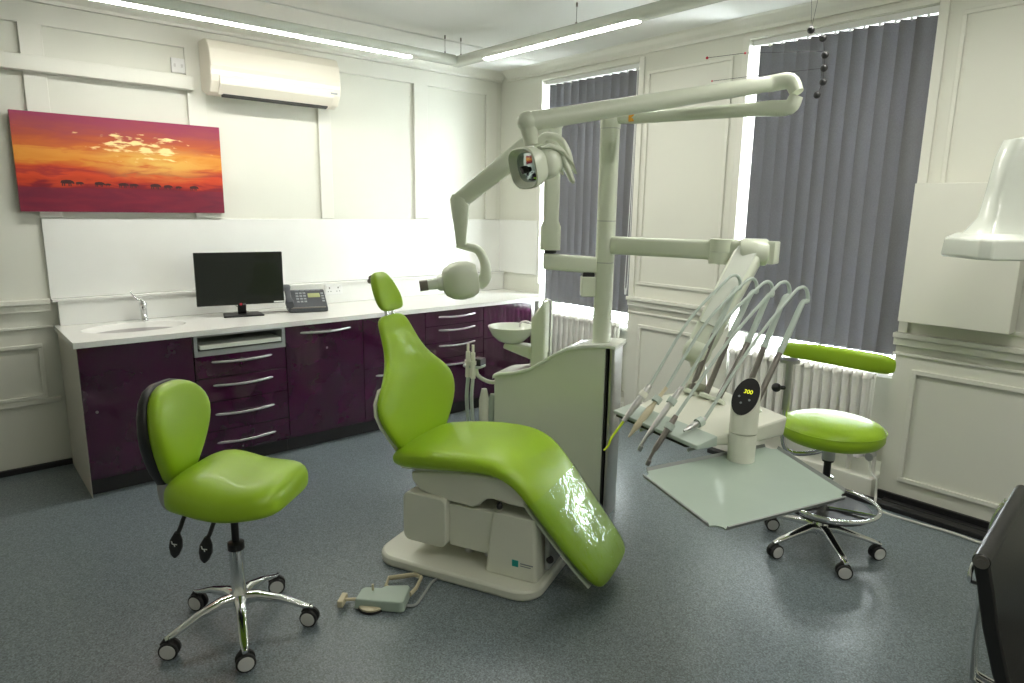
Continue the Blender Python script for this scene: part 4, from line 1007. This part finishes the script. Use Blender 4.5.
# saddle seat: loft across x (front = +x)
rows = [(-.205, .590, .10, .035, .0), (-.199, .600, .155, .060, .0), (-.165, .612, .195, .076, .006), (-.10, .628, .215, .082, -.008), (-.03, .622, .222, .076, -.020), (.05, .612, .220, .068, -.022), (.12, .616, .212, .066, -.018), (.18, .616, .195, .062, -.012), (.215, .610, .160, .050, -.010), (.233, .600, .11, .026, -.006)]
m = MB(); m.loft([(V((x+.022, 0, z)), (0, 1, 0), (0, 0, 1), hw, ht, 3.1, sg) for x, z, hw, ht, sg in rows], 36); m.build('seat', 'green', ls, sub=1)
# backrest
m = MB(); rows = [(.650, .035, .016), (.660, .060, .036), (.71, .090, .054), (.77, .122, .062), (.83, .150, .060), (.89, .168, .054), (.945, .166, .048), (.995, .140, .040), (1.028, .100, .028), (1.042, .055, .014), (1.045, .03, .006)]
B = -.225
m.loft([(V((B-.02*(z-.8), 0, z-.045)), (0, 1, 0), (1, 0, .05), hw, ht, 2.6, .045*(hw/.17)**2) for z, hw, ht in rows], 32); m.build('backrest', 'green', ls, sub=1)
m = MB(); m.loft([(V((B-.036-.02*(z-.8), 0, z-.045)), (0, 1, 0), (1, 0, .05), hw*1.02+.004, ht*.72, 2.8, .045*(hw/.17)**2) for z, hw, ht in rows[:-1]], 32); lab(m.build('backrest_shell', 'black', ls), 'black plastic back shell')
m = MB(); m.tube([(-.18, 0, .505), (-.26, 0, .50), (-.285, 0, .53), (-.29, 0, .62), (-.285, 0, .74)], .012, 10, smooth=4, flat=2.0); m.build('back_strut', 'steel', ls)
m = MB(); m.box((-.225, 0, .52), (.06, .06, .06), None, .008); m.build('strut_clamp', 'black', ls, smooth=False)
for x, y in ((-.165, -.10), (-.035, -.115)):
    m = MB(); m.tube([(x+.02, y+.06, .53), (x+.022, y+.01, .51), (x+.012, y-.005, .47), (x, y-.01, .445)], .008, 8, smooth=3)
    fy_ = V((0, -1, -.25)).normalized(); o1 = V((x, y-.012, 0)); sx = V((1, 0, 0))
    m.loft([(o1+V((.002, 0, .455)), sx, fy_, .010, .008), (o1+V((-.004, 0, .425)), sx, fy_, .024, .010, 3), (o1+V((-.008, 0, .395)), sx, fy_, .027, .010, 3), (o1+V((-.014, 0, .365)), sx, fy_, .018, .008, 2.5), (o1+V((-.016, 0, .352)), sx, fy_, .006, .004)], 16)
    lv = m.build('lever', 'black', ls)
    m = MB(); cc = o1+V((-.006, -.0105, .408)); pz = V((0, -.25, 1)).normalized()
    for a, b, w_, h_ in ((.002, .004, .020, .004), (-.007, .011, .004, .014), (.0, -.005, .004, .014), (0, -.012, .016, .003)):
        m.prism([(a-w_/2, b-h_/2), (a+w_/2, b-h_/2), (a+w_/2, b+h_/2), (a-w_/2, b+h_/2)], fy_*.001, cc, sx, pz)
    m.build('stool_pictogram', 'whiteplas', lv)

rs = thing('assistant_stool', 'round-seated lime stool with a foot ring and curved arm pad, by near radiator', 'stool', (3.195, 1.315, 0), 0)
star(rs, .262, 157, .12)
m = MB(); m.lathe([(.036, .09), (.036, .15), (.029, .16), (.029, .375), (.033, .38), (.033, .395), (.020, .40)], seg=24); m.build('gas_column', 'chrome', rs)
m = MB(); m.cyl((0, 0, .39), (0, 0, .49), .017).tube([(0, 0, .47), (0, 0, .55)], [.026, .026], 18); m.build('piston', 'black', rs)
m = MB(); m.lathe([(.030, .48), (.030, .565), (.11, .577), (.11, .585)], seg=24); m.build('seat_mount', 'steel', rs)
m = MB(); m.lathe([(.10, .580), (.19, .580), (.218, .588), (.235, .613), (.235, .640), (.217, .667), (.17, .684), (.08, .690), (.01, .691)], seg=48); m.build('seat', 'green', rs)
m = MB(); m.tube([(.2365*math.cos(2*PI*k/40), .2365*math.sin(2*PI*k/40), .650) for k in range(40)], .0022, 6, closed=True); m.build('seat_piping', 'green', rs)
# foot ring
RC = V((.045, -.02, .245)); 
m = MB(); m.tube([RC+V((.215*math.cos(2*PI*k/40), .215*math.sin(2*PI*k/40), 0)) for k in range(40)], .0105, 10, closed=True)
for k in range(3):
    a = 2*PI*k/3+.6; m.tube([V((.03*math.cos(a), .03*math.sin(a), .235)), RC+V((.21*math.cos(a), .21*math.sin(a), 0))], .008, 8)
m.build('foot_ring', 'chrome', rs)
m = MB(); m.lathe([(.034, .215), (.20, .220), (.20, .228), (.034, .232)], (RC.x*.6, RC.y*.6, 0), (0, 0, 1), 32); m.build('ring_disc', 'black', rs)
# arm pad post
m = MB(); m.tube([(.0, .0, .540), (-.06, .045, .515), (-.12, .11, .505), (-.145, .150, .53), (-.150, .165, .60), (-.150, .165, .70), (-.150, .165, .96)], .0115, 12, smooth=4); m.build('arm_post', 'chrome', rs)
m = MB(); m.cyl((-.150, .165, .72), (-.150, .165, .955), .016).cyl((-.150, .165, .955), (-.150, .165, .97), .045, .045); m.build('post_sleeve', 'steel', rs)
m = MB(); m.cyl((-.160, .172, .83), (-.180, .190, .83), .010).sph((-.190, .200, .83), .022); m.build('height_knob', 'black', rs)
m = MB(); pts = []
pc = [(-.150, .215, .985), (-.175, .18, .99), (-.195, .09, .998), (-.200, .0, 1.002), (-.188, -.10, 1.0), (-.155, -.20, .992), (-.120, -.265, .985), (-.108, -.285, .983)]
ht = [.022, .036, .038, .040, .042, .043, .042, .024]; hw = [.008, .018, .022, .024, .026, .028, .028, .014]
ss = []
for i, p in enumerate(pc):
    a = V(pc[max(i-1, 0)]); b = V(pc[min(i+1, len(pc)-1)]); d = (b-a).normalized(); s2 = d.cross(V((0, 0, 1))).normalized()
    ss.append((V(p)+V((0, 0, .03)), s2, (0, 0, 1), hw[i], ht[i], 3))
m.loft(ss, 24); m.build('arm_pad', 'green', rs, sub=1)

# ------------------------------------------------------------------ hanging mobile
mo = thing('hanging_mobile', 'hanging mobile with a string of six small black balls near window', 'mobile', (2.978, 1.531, ZC))
balls = [(3.003, 1.509, 2.436), (3.044, 1.473, 2.404), (3.056, 1.462, 2.335), (3.057, 1.461, 2.281), (3.058, 1.46, 2.223), (3.043, 1.474, 2.169)]
m = MB(); m.tube([(2.978, 1.531, ZC-.001), (3.003, 1.509, 2.436)], .0008, 5).tube([V(b) for b in balls], .0008, 5).tube([(3.05, 1.47, ZC-.001), (3.003, 1.509, 2.436)], .0008, 5); m.build('thread', 'black', mo, world=True)
for b in balls: MB().sph(b, .0155).build('ball', 'black', mo, world=True)
m = MB(); m.tube([(2.672, 1.802, 2.317), (2.795, 1.693, 2.339), (3.056, 1.462, 2.35)], .0010, 5).tube([(2.693, 1.783, 2.221), (2.80, 1.69, 2.24), (3.057, 1.461, 2.281)], .0010, 5); m.build('rod', 'black', mo, world=True)
m = MB(); m.sph((2.672, 1.802, 2.317), .006, seg=10).sph((2.795, 1.693, 2.339), .005, seg=10).sph((2.693, 1.783, 2.221), .004, seg=10); lab(m.build('bead', 'red', mo, world=True), 'tiny red beads')

# ------------------------------------------------------------------ white moulded equipment at right edge
wd_ = thing('scanner_arm', 'white moulded equipment head at right edge of picture, before the wall cabinet', 'equipment', (3.0, .70, 1.5))
D0 = V((2.835, .808, 0)); sd2 = side
def SW(a, b, z): q = D0+sd2*a+away*b; return V((q.x, q.y, z))
m = MB()
pl = [(.00, -.13), (.03, -.16), (.40, -.16), (.40, .10), (.05, .10), (.0, .07)]
m.skin([m.ring([SW(a+.006, b, 1.503) for a, b in pl]), m.ring([SW(a, b, 1.512) for a, b in pl]), m.ring([SW(a+.006, b*.97, 1.572) for a, b in pl]), m.ring([SW(a+.04, b*.75, 1.592) for a, b in pl])])
m.build('head_base', 'unitw', wd_, world=True, bev=.010)
m = MB()
m.loft([(SW(.18, -.02, 1.585), side, away, .15, .085, 4), (SW(.19, -.02, 1.60), side, away, .145, .075, 4), (SW(.21, -.02, 1.65), side, away, .13, .060, 4), (SW(.22, -.02, 1.76), side, away, .125, .055, 4), (SW(.235, -.02, 1.86), side, away, .125, .06, 4), (SW(.26, -.02, 1.92), side, away, .13, .06, 4), (SW(.28, -.02, 1.93), side, away, .09, .05, 4)], 28)
m.build('neck', 'unitw', wd_, world=True)
m = MB(); m.tube([SW(.30, .03, 1.88), SW(.40, .10, 1.9), SW(.55, .25, 1.9), V((XB-.002, .35, 1.9))], [.05, .05, .045, .045], 16, smooth=3); m.build('mounting_arm', 'unitw', wd_, world=True)

# ------------------------------------------------------------------ black visitor chair (only its rolled edge shows)
bc = thing('lounge_chair', 'black leather chair with a rolled top edge and chrome frame, lower right corner', 'chair', (2.45, .25, 0))
R0 = V((2.055, .415, .735)); R1 = V((2.72, .47, .735))
dr = (R1-R0).normalized()
m = MB(); m.lathe([(.016, -.006), (.022, 0), (.022, (R1-R0).length), (.016, (R1-R0).length+.006)], R0, dr, 24); m.build('rolled_edge', 'leather', bc, world=True)
m = MB(); m.lathe([(.004, -.012), (.010, -.012), (.010, -.006), (.019, -.0065), (.019, -.004)], R0, dr, 24); lab(m.build('end_disc', 'darksteel', bc, world=True), 'round metal end of rolled edge')
prof = [(.0, .735), (-.020, .66), (-.045, .55), (-.085, .42), (-.12, .36), (-.18, .335), (-.40, .35), (-.52, .36)]
m = MB(); rings = []
pn = V((-dr.y, dr.x, 0))
for k in (0, 1):
    b0 = R0 if k == 0 else R1
    outp = [V((b0.x, b0.y, 0))+pn*(a-.018)+up*z for a, z in prof]+[V((b0.x, b0.y, 0))+pn*(a+.022)+up*(z-(.02 if a < -.1 else 0)) for a, z in prof[::-1]]
    rings.append(m.ring(outp))
m.skin(rings); m.build('sling_seat', 'leather', bc, world=True, ang=60, bev=.006)
for k, b0 in enumerate((R0+dr*.60, R1-dr*.02)):
    m = MB(); o2 = V((b0.x, b0.y, 0))
    m.tube([o2+pn*.03+up*.70, o2+pn*.055+up*.62, o2+pn*.06+up*.40, o2+pn*.05+up*.08, o2+pn*.0+up*.015, o2-pn*.25+up*.012, o2-pn*.48+up*.015, o2-pn*.52+up*.07, o2-pn*.50+up*.33], .011, 10, smooth=4); m.build('frame_loop', 'chrome', bc, world=True)
m = MB(); o2 = V((R0.x, R0.y, 0)); m.tube([o2+dr*.03+pn*.020+up*.71, o2+dr*.012+pn*.022+up*.69, o2+dr*.012+pn*.020+up*.665, o2+dr*.04+pn*.010+up*.65], .006, 10, smooth=4); m.build('edge_bracket', 'chrome', bc, world=True)

# ------------------------------------------------------------------ world and view
wd = bpy.data.worlds.new('World'); SC.world = wd; wd.use_nodes = True
bg = wd.node_tree.nodes['Background']; bg.inputs[0].default_value = (.93, .97, 1.0, 1); bg.inputs[1].default_value = 34.0
SC.view_settings.view_transform = 'Standard'; SC.view_settings.look = 'None'
SC.view_settings.gamma = 1; SC.view_settings.use_curve_mapping = False
SC.view_settings.exposure = 0.12
